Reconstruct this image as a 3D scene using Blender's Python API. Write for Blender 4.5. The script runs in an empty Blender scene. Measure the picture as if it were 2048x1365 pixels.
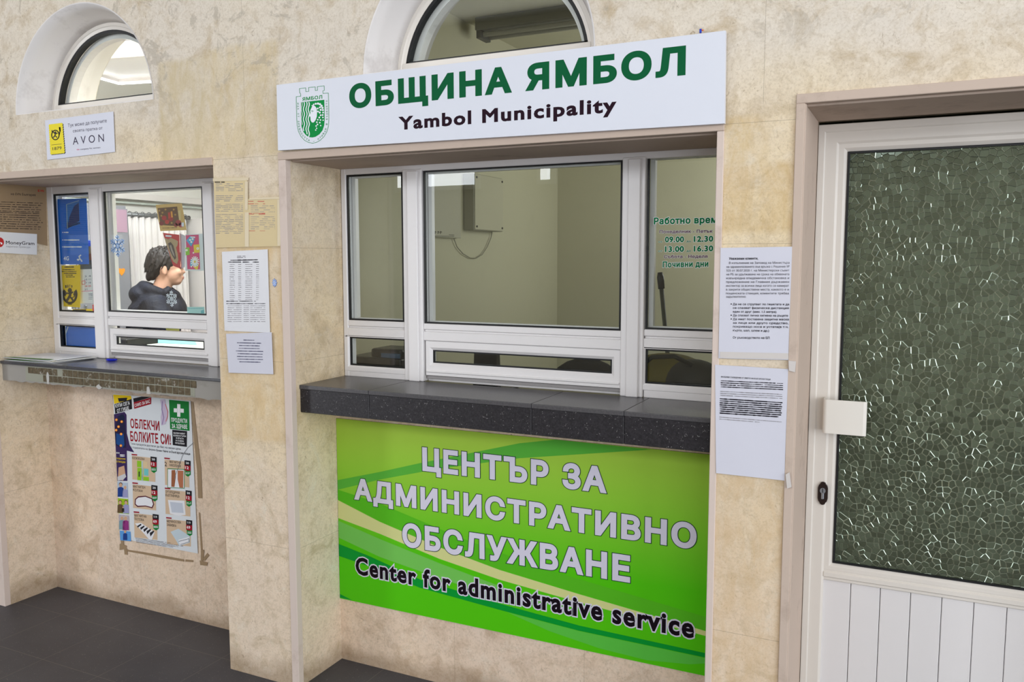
import bpy, bmesh, math, random
import numpy as np
from mathutils import Vector, Matrix, geometry as geo

random.seed(7)
SC = bpy.context.scene
COL = SC.collection
# ---------------------------------------------------------------- camera
F_PX, YAW, PITCH, ROLL, DIST, EYE = 1674.1, -0.4487, 0.0975, 0.0007, 2.2801, 1.55
_f = Vector((math.sin(YAW)*math.cos(PITCH), math.cos(YAW)*math.cos(PITCH), -math.sin(PITCH)))
_r0 = Vector((math.cos(YAW), -math.sin(YAW), 0))
_d0 = _f.cross(_r0)
_r = _r0*math.cos(ROLL) + _d0*math.sin(ROLL)
_d = -_r0*math.sin(ROLL) + _d0*math.cos(ROLL)
_c = Vector((0, -DIST, EYE))
cd = bpy.data.cameras.new('camera'); cam = bpy.data.objects.new('camera', cd); COL.objects.link(cam)
cd.sensor_fit = 'HORIZONTAL'; cd.sensor_width = 36.0; cd.lens = F_PX/2048*36.0
cd.clip_start = 0.05; cd.clip_end = 60
m4 = Matrix(((_r.x, -_d.x, -_f.x, _c.x), (_r.y, -_d.y, -_f.y, _c.y), (_r.z, -_d.z, -_f.z, _c.z), (0, 0, 0, 1)))
cam.matrix_world = m4
SC.camera = cam
def ray(u, v): return _r*((u-1024)/F_PX) + _d*((v-682.5)/F_PX) + _f
def PY(u, v, y):                      # point of the real plane y = const seen at a photo pixel
    q = ray(u, v); return _c + q*((y-_c.y)/q.y)
def PX(u, v, x):
    q = ray(u, v); return _c + q*((x-_c.x)/q.x)
def PZ(u, v, z):
    q = ray(u, v); return _c + q*((z-_c.z)/q.z)
# ---------------------------------------------------------------- view, world, lights
vs = SC.view_settings
vs.view_transform = 'Standard'; vs.look = 'None'; vs.gamma = 1.0; vs.use_curve_mapping = False
vs.exposure = -0.34
SC.cycles.use_denoising = True
SC.cycles.max_bounces = 10; SC.cycles.transparent_max_bounces = 16
SC.cycles.caustics_reflective = False; SC.cycles.caustics_refractive = False
wd = bpy.data.worlds.new('sky'); SC.world = wd; wd.use_nodes = True
wd.node_tree.nodes['Background'].inputs[0].default_value = (0.75, 0.85, 1.0, 1)
wd.node_tree.nodes['Background'].inputs[1].default_value = 1.0
DAY = (0.93, 0.96, 1.0)
def area(name, x0, x1, z0, z1, y, rad, col=DAY, rot=(math.pi/2, 0, 0), loc=None):
    l = bpy.data.lights.new(name, 'AREA'); l.shape = 'RECTANGLE'
    l.size = abs(x1-x0); l.size_y = abs(z1-z0); l.color = col
    l.energy = rad*math.pi*l.size*l.size_y
    o = bpy.data.objects.new(name, l); COL.objects.link(o)
    o.location = loc or ((x0+x1)/2, y, (z0+z1)/2); o.rotation_euler = rot
    return o
HY = -6.0                             # far wall of the waiting hall, behind the photographer
HALL_WINDOWS = [(-5.83, -4.75, 2.43, 3.55), (-3.90, -3.78, 2.45, 3.55), (-8.2, -6.3, 2.85, 3.78), (-4.6, -4.0, 2.85, 3.78),
                (-3.5, -1.9, 2.85, 3.78), (-1.6, 0.2, 2.85, 3.78), (1.3, 4.6, 0.15, 3.0), (-8.4, -6.9, 0.3, 2.5)]
for a in HALL_WINDOWS:
    area('hall_daylight', *a, HY+0.07, 4.5 if a[0] > 1 else (15.0 if a[0] < -6 else 8.0))
SIDE_WINDOW = (-5.4, -0.9, 0.3, 3.4)      # glazed end of the hall
area('hall_daylight', 0, SIDE_WINDOW[1]-SIDE_WINDOW[0], 0, 3.1, 0, 7.5, DAY, (0, math.pi/2, 0), (4.92, (SIDE_WINDOW[0]+SIDE_WINDOW[1])/2, 1.85)).rotation_euler = (math.pi/2, 0, math.pi/2)
area('left_office_lamp_light', 0, 1.2, 0, 0.5, 0, 38.0, (.97, .98, 1.0), (0, 0, 0.2), (-3.44, .98, 2.545))
area('left_office_lamp_uplight', 0, 1.2, 0, 0.5, 0, 36.0, (.96, .98, 1.0), (math.pi, 0, 0.2), (-3.44, .98, 2.635))
area('second_office_fill', 0, 1.1, 0, 0.9, 0, 5.0, (1.0, 1.0, 0.96), (math.pi/2, 0, math.pi/2), (-.43, 2.2, 1.95))  # added fill light on the inner partition, brightens the second office
# ---------------------------------------------------------------- helpers
def lin(c):
    return tuple(((v/255)/12.92 if v/255 <= .04045 else ((v/255+.055)/1.055)**2.4) for v in c) + (1,)
_mats = {}
def mat(name, rgb, rough=.6, spec=.4, metal=0, emit=0):
    if name in _mats: return _mats[name]
    m = bpy.data.materials.new(name); m.use_nodes = True
    b = m.node_tree.nodes['Principled BSDF']
    b.inputs['Base Color'].default_value = lin(rgb); b.inputs['Roughness'].default_value = rough
    b.inputs['Specular IOR Level'].default_value = spec; b.inputs['Metallic'].default_value = metal
    if emit:
        b.inputs['Emission Color'].default_value = lin(rgb); b.inputs['Emission Strength'].default_value = emit
    _mats[name] = m; return m
class N:                              # tiny node-graph writer
    def __init__(s, name, rough=.6, spec=.35):
        s.m = bpy.data.materials.new(name); s.m.use_nodes = True; s.t = s.m.node_tree
        s.b = s.t.nodes['Principled BSDF']; s.out = s.t.nodes['Material Output']
        s.b.inputs['Roughness'].default_value = rough; s.b.inputs['Specular IOR Level'].default_value = spec
        s.co = s.new('ShaderNodeTexCoord').outputs['Object']
    def new(s, t): return s.t.nodes.new(t)
    def ln(s, a, b): s.t.links.new(a, b)
    def set(s, sock, v):
        if isinstance(v, bpy.types.NodeSocket): s.ln(v, sock)
        else: sock.default_value = v
    def math(s, op, a, b=0.0, c=0.0):
        n = s.new('ShaderNodeMath'); n.operation = op
        for i, v in enumerate((a, b, c)): s.set(n.inputs[i], v)
        return n.outputs[0]
    def noise(s, scale, detail=4, rough=.6, vec=None, dist=0):
        n = s.new('ShaderNodeTexNoise'); s.ln(vec or s.co, n.inputs['Vector'])
        n.inputs['Scale'].default_value = scale; n.inputs['Detail'].default_value = detail
        n.inputs['Roughness'].default_value = rough; n.inputs['Distortion'].default_value = dist
        return n.outputs['Fac']
    def ramp(s, fac, lo, hi, a=0.0, b=1.0):
        n = s.new('ShaderNodeMapRange'); n.clamp = True
        s.ln(fac, n.inputs[0])
        for i, v in zip((1, 2, 3, 4), (lo, hi, a, b)): n.inputs[i].default_value = v
        return n.outputs[0]
    def mix(s, fac, a, b):
        n = s.new('ShaderNodeMix'); n.data_type = 'RGBA'
        s.set(n.inputs[0], fac); s.set(n.inputs[6], a); s.set(n.inputs[7], b)
        return n.outputs[2]
    def sep(s):
        n = s.new('ShaderNodeSeparateXYZ'); s.ln(s.co, n.inputs[0]); return n.outputs
    def scale(s, v):
        n = s.new('ShaderNodeMapping'); s.ln(s.co, n.inputs[0]); n.inputs['Scale'].default_value = v; return n.outputs[0]
    def bump(s, h, strength=.3, dist=.002):
        n = s.new('ShaderNodeBump'); n.inputs['Strength'].default_value = strength; n.inputs['Distance'].default_value = dist
        s.ln(h, n.inputs['Height']); s.ln(n.outputs[0], s.b.inputs['Normal'])
    def col(s, c): s.ln(c, s.b.inputs['Base Color'])
    def box(s, x0, x1, z0, z1, soft=.01, axes=(0, 2), wob=.02):   # soft rectangular stain on a wall
        o = s.sep(); w = s.math('MULTIPLY', s.math('SUBTRACT', s.noise(14, 3), .5), wob)
        f = None
        for ax, lo, hi in ((axes[0], x0, x1), (axes[1], z0, z1)):
            p = s.math('ADD', o[ax], w)
            g = s.math('MULTIPLY', s.ramp(p, lo-soft, lo+soft), s.ramp(p, hi-soft, hi+soft, 1, 0))
            f = g if f is None else s.math('MULTIPLY', f, g)
        return f

class MB:                             # mesh collector, world coordinates
    def __init__(s): s.v = []; s.f = []; s.smooth = set()
    def add(s, vs, fs, smooth=False):
        o = len(s.v); s.v += [Vector(p) for p in vs]
        for f in fs:
            if smooth: s.smooth.add(len(s.f))
            s.f.append(tuple(i+o for i in f))
        return s
    def box(s, x0, x1, y0, y1, z0, z1):
        return s.add([(x, y, z) for z in (z0, z1) for y in (y0, y1) for x in (x0, x1)],
                     [(0, 2, 3, 1), (4, 5, 7, 6), (0, 1, 5, 4), (2, 6, 7, 3), (0, 4, 6, 2), (1, 3, 7, 5)])
    def bbox(s, x0, x1, y0, y1, z0, z1, r=.004, seg=2):         # bevelled box
        bm = bmesh.new(); t = MB().box(x0, x1, y0, y1, z0, z1)
        vv = [bm.verts.new(p) for p in t.v]
        for f in t.f: bm.faces.new([vv[i] for i in f])
        bmesh.ops.bevel(bm, geom=list(bm.edges), offset=r, segments=seg, affect='EDGES', profile=.5)
        bm.verts.index_update()
        s.add([v.co.copy() for v in bm.verts], [[v.index for v in f.verts] for f in bm.faces]); bm.free(); return s
    def prism(s, pts, off, close=True):                          # planar polygon pts swept by vector off
        n = len(pts); off = Vector(off)
        pts = [Vector(p) for p in pts]
        tris = geo.tessellate_polygon([pts])
        vs = pts+[p+off for p in pts]
        fs = [tuple(t) for t in tris]+[tuple(i+n for i in reversed(t)) for t in tris]
        fs += [(i, (i+1) % n, n+(i+1) % n, n+i) for i in range(n)]
        return s.add(vs, fs)
    def flat(s, pts):
        pts = [Vector(p) for p in pts]
        if len(pts) <= 4: return s.add(pts, [tuple(range(len(pts)))])
        return s.add(pts, [tuple(t) for t in geo.tessellate_polygon([pts])])
    def loft(s, rings, cap=True, closed=True, smooth=True):
        n = len(rings[0]); vs = [p for r in rings for p in r]; fs = []
        for k in range(len(rings)-1):
            for i in range(n if closed else n-1):
                j = (i+1) % n
                fs.append((k*n+i, k*n+j, (k+1)*n+j, (k+1)*n+i))
        s.add(vs, fs, smooth)
        if cap and closed:
            o = len(s.v)-len(vs)
            s.f.append(tuple(o+i for i in reversed(range(n)))); s.f.append(tuple(o+(len(rings)-1)*n+i for i in range(n)))
        return s
    def tube(s, pts, r, n=10, smooth=True):
        pts = [Vector(p) for p in pts]; rings = []
        for i, p in enumerate(pts):
            t = (pts[min(i+1, len(pts)-1)]-pts[max(i-1, 0)]).normalized()
            a = t.cross(Vector((0, 0, 1)));
            if a.length < .1: a = t.cross(Vector((1, 0, 0)))
            a.normalize(); b = t.cross(a)
            rr = r[i] if isinstance(r, (list, tuple)) else r
            rings.append([p+(a*math.cos(q)+b*math.sin(q))*rr for q in (2*math.pi*k/n for k in range(n))])
        return s.loft(rings, smooth=smooth)
    def ell(s, c, rx, ry, rz, M=None, nu=20, nv=14):
        c = Vector(c); M = M or Matrix.Identity(3); rings = []
        for j in range(1, nv):
            t = math.pi*j/nv
            rings.append([c+M@Vector((rx*math.sin(t)*math.cos(p), ry*math.sin(t)*math.sin(p), rz*math.cos(t))) for p in (2*math.pi*i/nu for i in range(nu))])
        return s.loft(rings)
    def ring(s, O, I, y0, y1, ch=0.0):                            # mitred rectangular frame; O, I = (x0,x1,z0,z1); inner edge chamfered by ch
        def q(r, y): return [(r[0], y, r[2]), (r[1], y, r[2]), (r[1], y, r[3]), (r[0], y, r[3])]
        I2 = (I[0]-ch, I[1]+ch, I[2]-ch, I[3]+ch)
        L = [q(O, y1), q(O, y0+.0015), q((O[0]+.0015, O[1]-.0015, O[2]+.0015, O[3]-.0015), y0), q(I2, y0), q(I, y0+ch*.8), q(I, y1)]
        vs = [p for l in L for p in l]; fs = []
        for k in range(len(L)):
            for i in range(4):
                a, b = k*4+i, k*4+(i+1) % 4; k2 = (k+1) % len(L)
                fs.append((a, b, k2*4+(i+1) % 4, k2*4+i))
        return s.add(vs, fs)
    def build(s, name, m, parent=None, loc=None, fix=True):
        me = bpy.data.meshes.new(name)
        base = Vector(loc) if loc is not None else (Vector(parent['_o']) if parent is not None else Vector((0, 0, 0)))
        me.from_pydata([tuple(p-base) for p in s.v], [], s.f); me.update()
        if fix:
            bm = bmesh.new(); bm.from_mesh(me); bmesh.ops.recalc_face_normals(bm, faces=bm.faces); bm.to_mesh(me); bm.free()
        for i in s.smooth: me.polygons[i].use_smooth = True
        o = bpy.data.objects.new(name, me); COL.objects.link(o)
        if m is not None: me.materials.append(m)
        if parent is not None: o.parent = parent
        else: o.location = base
        o['_o'] = tuple(base)
        return o
def thing(name, label, cat, loc, group=None):
    o = bpy.data.objects.new(name, None); COL.objects.link(o); o.location = loc; o['_o'] = tuple(loc)
    o.empty_display_size = .05; o['label'] = label; o['category'] = cat
    if group: o['group'] = group
    return o
def tag(o, label, cat, group=None):
    o['label'] = label; o['category'] = cat
    if group: o['group'] = group
    return o
def struct(o): o['kind'] = 'structure'; return o
# ---------------------------------------------------------------- lettering
_fd = bpy.data.curves.new('glyph', 'FONT'); _fo = bpy.data.objects.new('glyph', _fd); COL.objects.link(_fo)
_fd.size = 1.0; _fd.resolution_u = 3; _fd.fill_mode = 'NONE'
def _contours(body):
    _fd.body = body
    dg = bpy.context.evaluated_depsgraph_get(); dg.update(); oe = _fo.evaluated_get(dg); me = oe.to_mesh()
    co = np.empty(len(me.vertices)*3); me.vertices.foreach_get('co', co); co = co.reshape(-1, 3)[:, :2].copy()
    adj = {}
    for e in me.edges:
        a, b = e.vertices; adj.setdefault(a, []).append(b); adj.setdefault(b, []).append(a)
    oe.to_mesh_clear(); seen = set(); out = []
    for st in sorted(adj):
        if st in seen: continue
        loop = [st]; seen.add(st); cur = st
        while True:
            nx = [q for q in adj[cur] if q not in seen]
            if not nx: break
            nx = nx[0] if len(loop) > 1 or len(nx) == 1 else min(nx)
            loop.append(nx); seen.add(nx); cur = nx
        if len(loop) > 2: out.append(co[loop])
    return out
_adv = {}
def _bar(): 
    c = _contours('|'); return min(float(q[:, 0].min()) for q in c)
_BAR = _bar()
def _wind(P, poly):
    x, y = P[:, 0], P[:, 1]; w = np.zeros(len(P), int)
    n = len(poly)
    for i in range(n):
        ax, ay = poly[i]; bx, by = poly[(i+1) % n]
        cr = (bx-ax)*(y-ay)-(x-ax)*(by-ay)
        w += ((ay <= y) & (by > y) & (cr > 0)).astype(int); w -= ((ay > y) & (by <= y) & (cr < 0)).astype(int)
    return w
_gl = {}
def glyph(ch, bold):
    key = (ch, round(bold, 4))
    if key in _gl: return _gl[key]
    if ch == ' ': _gl[key] = (None, None, .28); return _gl[key]
    if ch not in _adv:
        cs = _contours(ch+'|'); mx = max(range(len(cs)), key=lambda i: cs[i][:, 0].min())
        _adv[ch] = (_contours(ch), float(cs[mx][:, 0].min())-_BAR)
    cs, adv = _adv[ch]
    polys = []
    if bold > 0:
        for c in cs:
            n = len(c)
            keep = [i for i in range(n) if np.hypot(*(c[i]-c[i-1])) > 1e-4]; c = c[keep]; n = len(c)
            d = np.roll(c, -1, 0)-c; d /= np.linalg.norm(d, axis=1)[:, None]; nr = np.stack([d[:, 1], -d[:, 0]], 1)*bold
            for i in range(n):
                a, b = c[i], c[(i+1) % n]
                polys.append(np.array([a-nr[i], b-nr[i], b+nr[i], a+nr[i]]))
                p, q = nr[i-1], nr[i]; t = 1+float(p@q)/bold**2
                if t > .25:
                    mt = (p+q)/t
                    for sg in (1, -1):
                        pl = np.array([c[i], c[i]+sg*p, c[i]+sg*mt, c[i]+sg*q])
                        ar = sum(pl[k][0]*pl[(k+1) % 4][1]-pl[(k+1) % 4][0]*pl[k][1] for k in range(4))
                        if abs(ar) > 1e-7: polys.append(pl)
    vs, es = [], []
    for p in list(cs)+polys:
        o = len(vs); vs += [Vector((float(x), float(y))) for x, y in p]; es += [(o+i, o+(i+1) % len(p)) for i in range(len(p))]
    r = geo.delaunay_2d_cdt(vs, es, [], 0, 1e-5)
    V = np.array([tuple(v) for v in r[0]]); T = np.array([f for f in r[2] if len(f) == 3])
    C = V[T].mean(1)
    ins = np.zeros(len(T), int)
    for c in cs: ins += _wind(C, c)
    ok = ins != 0
    for p in polys: ok |= _wind(C, p) != 0
    T = T[ok]
    _gl[key] = (V, T, adv); return _gl[key]
def layout(s, bold=0, track=0):
    V, T, x, n = [], [], 0, 0
    for ch in s:
        v, t, a = glyph(ch, bold)
        if v is not None and len(t):
            V.append(v+np.array([x+bold, 0])); T.append(t+n); n += len(v)
        x += a+2*bold*.8+track
    return np.vstack(V), np.vstack(T), x
CAPH = {}
def caph(bold):
    if bold not in CAPH:
        v, t, a = glyph('Н', bold); u = v[np.unique(t)]; CAPH[bold] = (float(u[:, 1].min()), float(u[:, 1].max()))
    return CAPH[bold]
def text(mb, s, P0, P1, h, up=Vector((0, 0, 1)), nrm=Vector((0, -.0006, 0)), bold=0, track=0, grow=0, shear=0):
    """lay the line s from P0 to P1 (3-D, on the surface), cap height h; grow widens the strokes (outlines)"""
    V, T, L = layout(s, bold, track)
    u = V[np.unique(T)]; x0, x1 = u[:, 0].min(), u[:, 0].max(); lo, hi = caph(bold)
    P0, P1 = Vector(P0), Vector(P1); sx = (P1-P0).length/(x1-x0); ex = (P1-P0).normalized(); sy = h/(hi-lo)
    if grow:                          # same layout with fatter strokes: per-glyph re-cut at bold+grow
        V2, T2, x, n = [], [], 0, 0
        for ch in s:
            v, t, a = glyph(ch, bold+grow)
            if v is not None and len(t): V2.append(v+np.array([x+bold, 0])); T2.append(t+n); n += len(v)
            x += a+2*bold*.8+track
        V, T = np.vstack(V2), np.vstack(T2)
    mb.add([P0+ex*(float(x-x0)*sx+shear*float(y)*sy)+up*(float(y-lo)*sy)+nrm for x, y in V], [tuple(int(i) for i in t) for t in T])
    return mb
class Sheet:
    """draws on a real plane (y = val, or x = val); photo pixels are turned into points of that plane"""
    def __init__(s, axis, val, root=None, map=None):
        s.axis, s.val, s.root, s.map, s.parts = axis, val, root, map, {}
        s.clamp = None; s.n = Vector((0, -1, 0)) if axis == 'y' else Vector((1, 0, 0))
    def p(s, u, v, layer=0):
        if s.map: u, v = s.map(u, v)
        q = PY(u, v, s.val) if s.axis == 'y' else PX(u, v, s.val)
        if s.clamp: q.x = min(max(q.x, s.clamp[0]), s.clamp[1])
        return q+s.n*(.00025*layer)
    def mb(s, name, m, layer):
        return s.parts.setdefault((name, m.name, layer), (MB(), m, name))[0]
    def poly(s, name, m, layer, pts): s.mb(name, m, layer).flat([s.p(u, v, layer) for u, v in pts])
    def rect(s, name, m, layer, u0, v0, u1, v1, k=0, j=0): s.poly(name, m, layer, [(u0, v0), (u1, v0+k), (u1+j, v1+k), (u0+j, v1)])
    def line(s, name, m, layer, pts, w):
        for (a, b), (c, d) in zip(pts, pts[1:]):
            L = math.hypot(c-a, d-b) or 1; nx, ny = -(d-b)/L*w/2, (c-a)/L*w/2; ex, ey = (c-a)/L*w*.3, (d-b)/L*w*.3
            s.poly(name, m, layer, [(a-ex+nx, b-ey+ny), (c+ex+nx, d+ey+ny), (c+ex-nx, d+ey-ny), (a-ex-nx, b-ey-ny)])
    def disc(s, name, m, layer, u, v, r, r2=None, n=16): s.poly(name, m, layer, [(u+r*math.cos(2*math.pi*i/n), v+(r2 or r)*math.sin(2*math.pi*i/n)) for i in range(n)])
    def text(s, name, m, layer, body, u0, v0, u1, v1, cap, bold=0, track=0, grow=0, shear=0):
        a, b = s.p(u0, v0), s.p(u1, v1); h = (s.p(u0, v0)-s.p(u0, v0-cap)).length
        ex = (b-a).normalized(); up = s.n.cross(ex)
        if up.z < 0: up = -up
        up = (up+Vector((0, 0, 1)))/2
        text(s.mb(name, m, layer), body, a, b, h, up=up.normalized(), nrm=s.n*(.00025*layer), bold=bold, track=track, grow=grow, shear=shear)
    def done(s, parent=None):
        out = {}
        for (nm, mn, ly), (mb, m, name) in s.parts.items():
            o = mb.build(name, m, parent or s.root, fix=False); out.setdefault(name, []).append(o)
        s.parts = {}
        return out
def paper(name, axis, val, px, m, label, cat, group=None, wav=.0012, th=.0006, part='sheet', map=None, n=10):
    """a taped sheet: slightly wavy thin slab with four corners given as photo pixels on its plane"""
    sh = Sheet(axis, val, map=map)
    c = [sh.p(u, v) for u, v in px]                               # TL, TR, BR, BL
    cen = (c[2]+c[3])/2
    root = thing(name, label, cat, cen, group) if label else None
    wav *= .3; mb = MB(); rnd = random.Random(name+str(val)+str(px))
    a1, a2, b1, b2 = [rnd.uniform(0, 6.28) for _ in range(4)]
    fr, bk = [], []
    for j in range(n+1):
        for i in range(n+1):
            s_, t_ = i/n, j/n
            p = (c[0]*(1-s_)+c[1]*s_)*(1-t_)+(c[3]*(1-s_)+c[2]*s_)*t_
            w = wav*(math.sin(s_*5+a1)*math.sin(t_*4+a2)*.5-.5)
            fr.append(p+sh.n*w); bk.append(p+sh.n*(w-th))
    k = n+1; fs = []
    for j in range(n):
        for i in range(n):
            q = (j*k+i, j*k+i+1, (j+1)*k+i+1, (j+1)*k+i); fs.append(q); fs.append(tuple(x+k*k for x in reversed(q)))
    edge = [i for i in range(k)]+[j*k+n for j in range(1, k)]+[n*k+i for i in range(n-1, -1, -1)]+[j*k for j in range(n-1, 0, -1)]
    for a, b in zip(edge, edge[1:]+edge[:1]): fs.append((a, b, b+k*k, a+k*k))
    mb.add(fr+bk, fs)
    o = mb.build(part, m, root)
    sh.root = root
    return root, sh
# ================================================================ materials of the place
def stone(name, kind):
    n = N(name, .55, .3); o = n.sep()
    big = n.noise(1.7, 5, .62); mid = n.noise(9, 6, .7, dist=.6)
    if kind == 'front':
        c = n.mix(n.ramp(big, .35, .65), lin((228, 208, 170)), lin((218, 203, 182)))
        zz = n.math('MAXIMUM', n.ramp(o[2], 1.92, 2.12), n.math('MULTIPLY', n.ramp(o[0], -2.5, -2.9), n.ramp(o[2], 1.85, 1.9))); c = n.mix(n.math('MULTIPLY', zz, .75), c, lin((216, 209, 199)))
        zl = n.ramp(o[2], 1.0, .55); c = n.mix(n.math('MULTIPLY', zl, .7), c, lin((230, 210, 190)))
    else:
        c = n.mix(n.ramp(big, .35, .65), lin((230, 206, 180)), lin((222, 201, 182)))
    c = n.mix(n.ramp(mid, .50, .70, 0, .8), c, lin((184, 164, 132) if kind == 'front' else (188, 162, 136)))
    fine = n.noise(38, 6, .72, dist=.8); c = n.mix(n.ramp(fine, .48, .74, 0, .42), c, lin((166, 146, 116))); c = n.mix(n.ramp(n.noise(26, 5, .75, dist=.4), .52, .72, 0, .38), c, lin((236, 226, 210)))
    c = n.mix(n.ramp(n.noise(5, 6, .75, dist=1.2), .58, .68, 0, .5), c, lin((224, 216, 200)))
    c = n.mix(n.ramp(n.noise(150, 4, .7), .50, .72, 0, .38), c, lin((150, 130, 102)))
    sp = n.noise(46, 6, .75, vec=n.scale((1, 1, .7)), dist=2.2)                # travertine pits and veins
    vein = n.math('MULTIPLY', n.ramp(sp, .60, .70), n.ramp(n.noise(4, 3), .38, .58))
    c = n.mix(n.math('MULTIPLY', vein, .9), c, lin((132, 112, 84)))
    v = n.new('ShaderNodeTexVoronoi'); v.feature = 'DISTANCE_TO_EDGE'; n.ln(n.scale((1.2, 1.2, 1)), v.inputs['Vector']); v.inputs['Scale'].default_value = 13
    if kind == 'front':                                                        # old stains with a shape of their own
        for b, cc, k in (((-2.54, -2.31, 1.90, 2.27), (196, 178, 138), .5), ((-2.31, -1.98, 1.91, 2.29), (202, 182, 138), .42), ((-2.30, -2.13, 1.58, 1.84), (196, 170, 112), .45),
                         ((-2.13, -1.97, 1.58, 1.77), (206, 180, 130), .4), ((-2.29, -1.96, .9, 1.6), (208, 178, 130), .45),
                         ((-.49, -.28, 1.62, 1.80), (196, 164, 108), .42), ((-.30, -.272, .3, 1.9), (186, 150, 110), .4),
                         ((-.47, -.36, 1.80, 1.92), (204, 176, 124), .45), ((-.49, -.28, .3, .97), (206, 176, 134), .4)):
            c = n.mix(n.math('MULTIPLY', n.math('MULTIPLY', n.box(*b), k*1.5), n.ramp(n.noise(11, 5, .7, vec=n.scale((1.6, 1, .6)), dist=.6), .34, .62, .15, 1)), c, lin(cc))
        j = None
        for z in (1.19, 1.59, 1.905, .515, 2.72):
            q = n.math('LESS_THAN', n.math('ABSOLUTE', n.math('SUBTRACT', o[2], z)), .0007); j = q if j is None else n.math('MAXIMUM', j, q)
        for x in (-2.13, -.375, .9):
            q = n.math('MULTIPLY', n.math('LESS_THAN', n.math('ABSOLUTE', n.math('SUBTRACT', o[0], x)), .0006), n.math('GREATER_THAN', o[2], 1.95)); j = n.math('MAXIMUM', j, q)
        c = n.mix(n.math('MULTIPLY', j, .45), c, lin((110, 96, 76)))
        pat = n.math('MULTIPLY', n.ramp(n.noise(7, 5, .7, dist=1.5), .56, .62), n.ramp(o[2], 2.05, 2.2))
        c = n.mix(n.math('MULTIPLY', pat, .5), c, lin((160, 150, 134)))
    else:
        j = None
        for x in (-3.05, -2.66, -1.45, -.95):
            q = n.math('LESS_THAN', n.math('ABSOLUTE', n.math('SUBTRACT', o[0], x)), .0007); j = q if j is None else n.math('MAXIMUM', j, q)
        c = n.mix(n.math('MULTIPLY', j, .4), c, lin((120, 104, 84)))
    wob = n.math('MULTIPLY_ADD', n.noise(5, 4), .16, -.05)                    # mop dirt along the floor
    d = n.ramp(n.math('SUBTRACT', o[2], wob), .0, .06, 1, 0)
    c = n.mix(n.math('MULTIPLY', d, .5), c, lin((120, 94, 62)))
    n.col(c); n.bump(n.math('ADD', n.math('MULTIPLY', mid, .6), n.math('MULTIPLY', sp, -.5)), .22, .004)
    return n.m
M_FRONT = stone('limestone_cladding', 'front'); M_BACK = stone('limestone_panel', 'back')
def plaster(name, rgb, dirt=(150, 140, 128), k=.4):
    n = N(name, .8, .2); c = n.mix(n.ramp(n.noise(6, 5, .7), .55, .8, 0, k), lin(rgb), lin(dirt)); n.col(c); n.bump(n.noise(30, 4), .12, .003); return n.m
M_NICHE = plaster('painted_niche_plaster', (226, 222, 220), (150, 140, 134), .5)
M_TRIM = plaster('marble_edge_strip', (210, 194, 184), (150, 126, 108), .65)
M_LINTEL = plaster('lintel_board', (194, 176, 162), (132, 112, 98), .6)
M_HALL = plaster('hall_plaster', (206, 200, 186)); M_CEIL = plaster('hall_ceiling', (232, 230, 226), k=.1)
M_OFFICE = plaster('office_plaster_olive', (198, 195, 170), (180, 177, 154), .3)
M_OFFW = plaster('office_plaster_white', (232, 232, 230), (214, 214, 210), .2)
def floor_mat():
    n = N('grey_stone_tiles', .42, .35); o = n.sep()
    c = n.mix(n.ramp(n.noise(3, 4), .35, .65), lin((61, 61, 68)), lin((71, 71, 77)))
    sp = n.new('ShaderNodeTexVoronoi'); n.ln(n.co, sp.inputs['Vector']); sp.inputs['Scale'].default_value = 120
    fl = n.math('MULTIPLY', n.math('LESS_THAN', sp.outputs['Distance'], .22), n.math('GREATER_THAN', n.noise(70, 2), .56))
    c = n.mix(n.math('MULTIPLY', fl, .35), c, lin((150, 146, 140)))
    c = n.mix(n.ramp(n.noise(220, 2), .5, .75, 0, .4), c, lin((48, 46, 48)))
    j = None
    for ax, per, off in ((0, .31, .10), (1, .31, -.26+.31)):
        f = n.math('ABSOLUTE', n.math('SUBTRACT', n.math('FRACT', n.math('ADD', n.math('DIVIDE', n.math('SUBTRACT', o[ax], off), per), 40.5)), .5))
        q = n.math('LESS_THAN', f, .0045); j = q if j is None else n.math('MAXIMUM', j, q)
    c = n.mix(n.math('MULTIPLY', j, .55), c, lin((112, 106, 100)))
    n.col(c); n.bump(n.noise(260, 2), .1, .001); return n.m
def granite(name, a, b, chip=.4, rough=.4):
    n = N(name, rough, .4); c = n.mix(n.ramp(n.noise(160, 3, .7), .4, .62), lin(a), lin(b))
    sp = n.new('ShaderNodeTexVoronoi'); n.ln(n.co, sp.inputs['Vector']); sp.inputs['Scale'].default_value = 210
    fl = n.math('MULTIPLY', n.math('LESS_THAN', sp.outputs['Distance'], .25), n.math('GREATER_THAN', n.noise(90, 2), .60))
    c = n.mix(n.math('MULTIPLY', fl, chip), c, lin((176, 172, 172))); n.col(c); n.bump(n.noise(200, 3), .12, .001); return n.m
M_FLOOR = floor_mat()
M_GRAN = granite('dark_speckled_agglomerate', (30, 28, 31), (47, 44, 48), .55)
M_SLAB = granite('dark_counter_tile', (74, 72, 74), (84, 82, 84), .15, .3)
M_SLAB2 = granite('old_counter_tile', (66, 66, 70), (74, 74, 78), .1, .22)
M_PVC = mat('white_pvc', (226, 223, 223), .32, .5); M_GASKET = mat('black_rubber_gasket', (14, 15, 18), .5, .4)
M_CREAM = mat('cream_pvc', (222, 216, 208), .35, .5)
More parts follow.
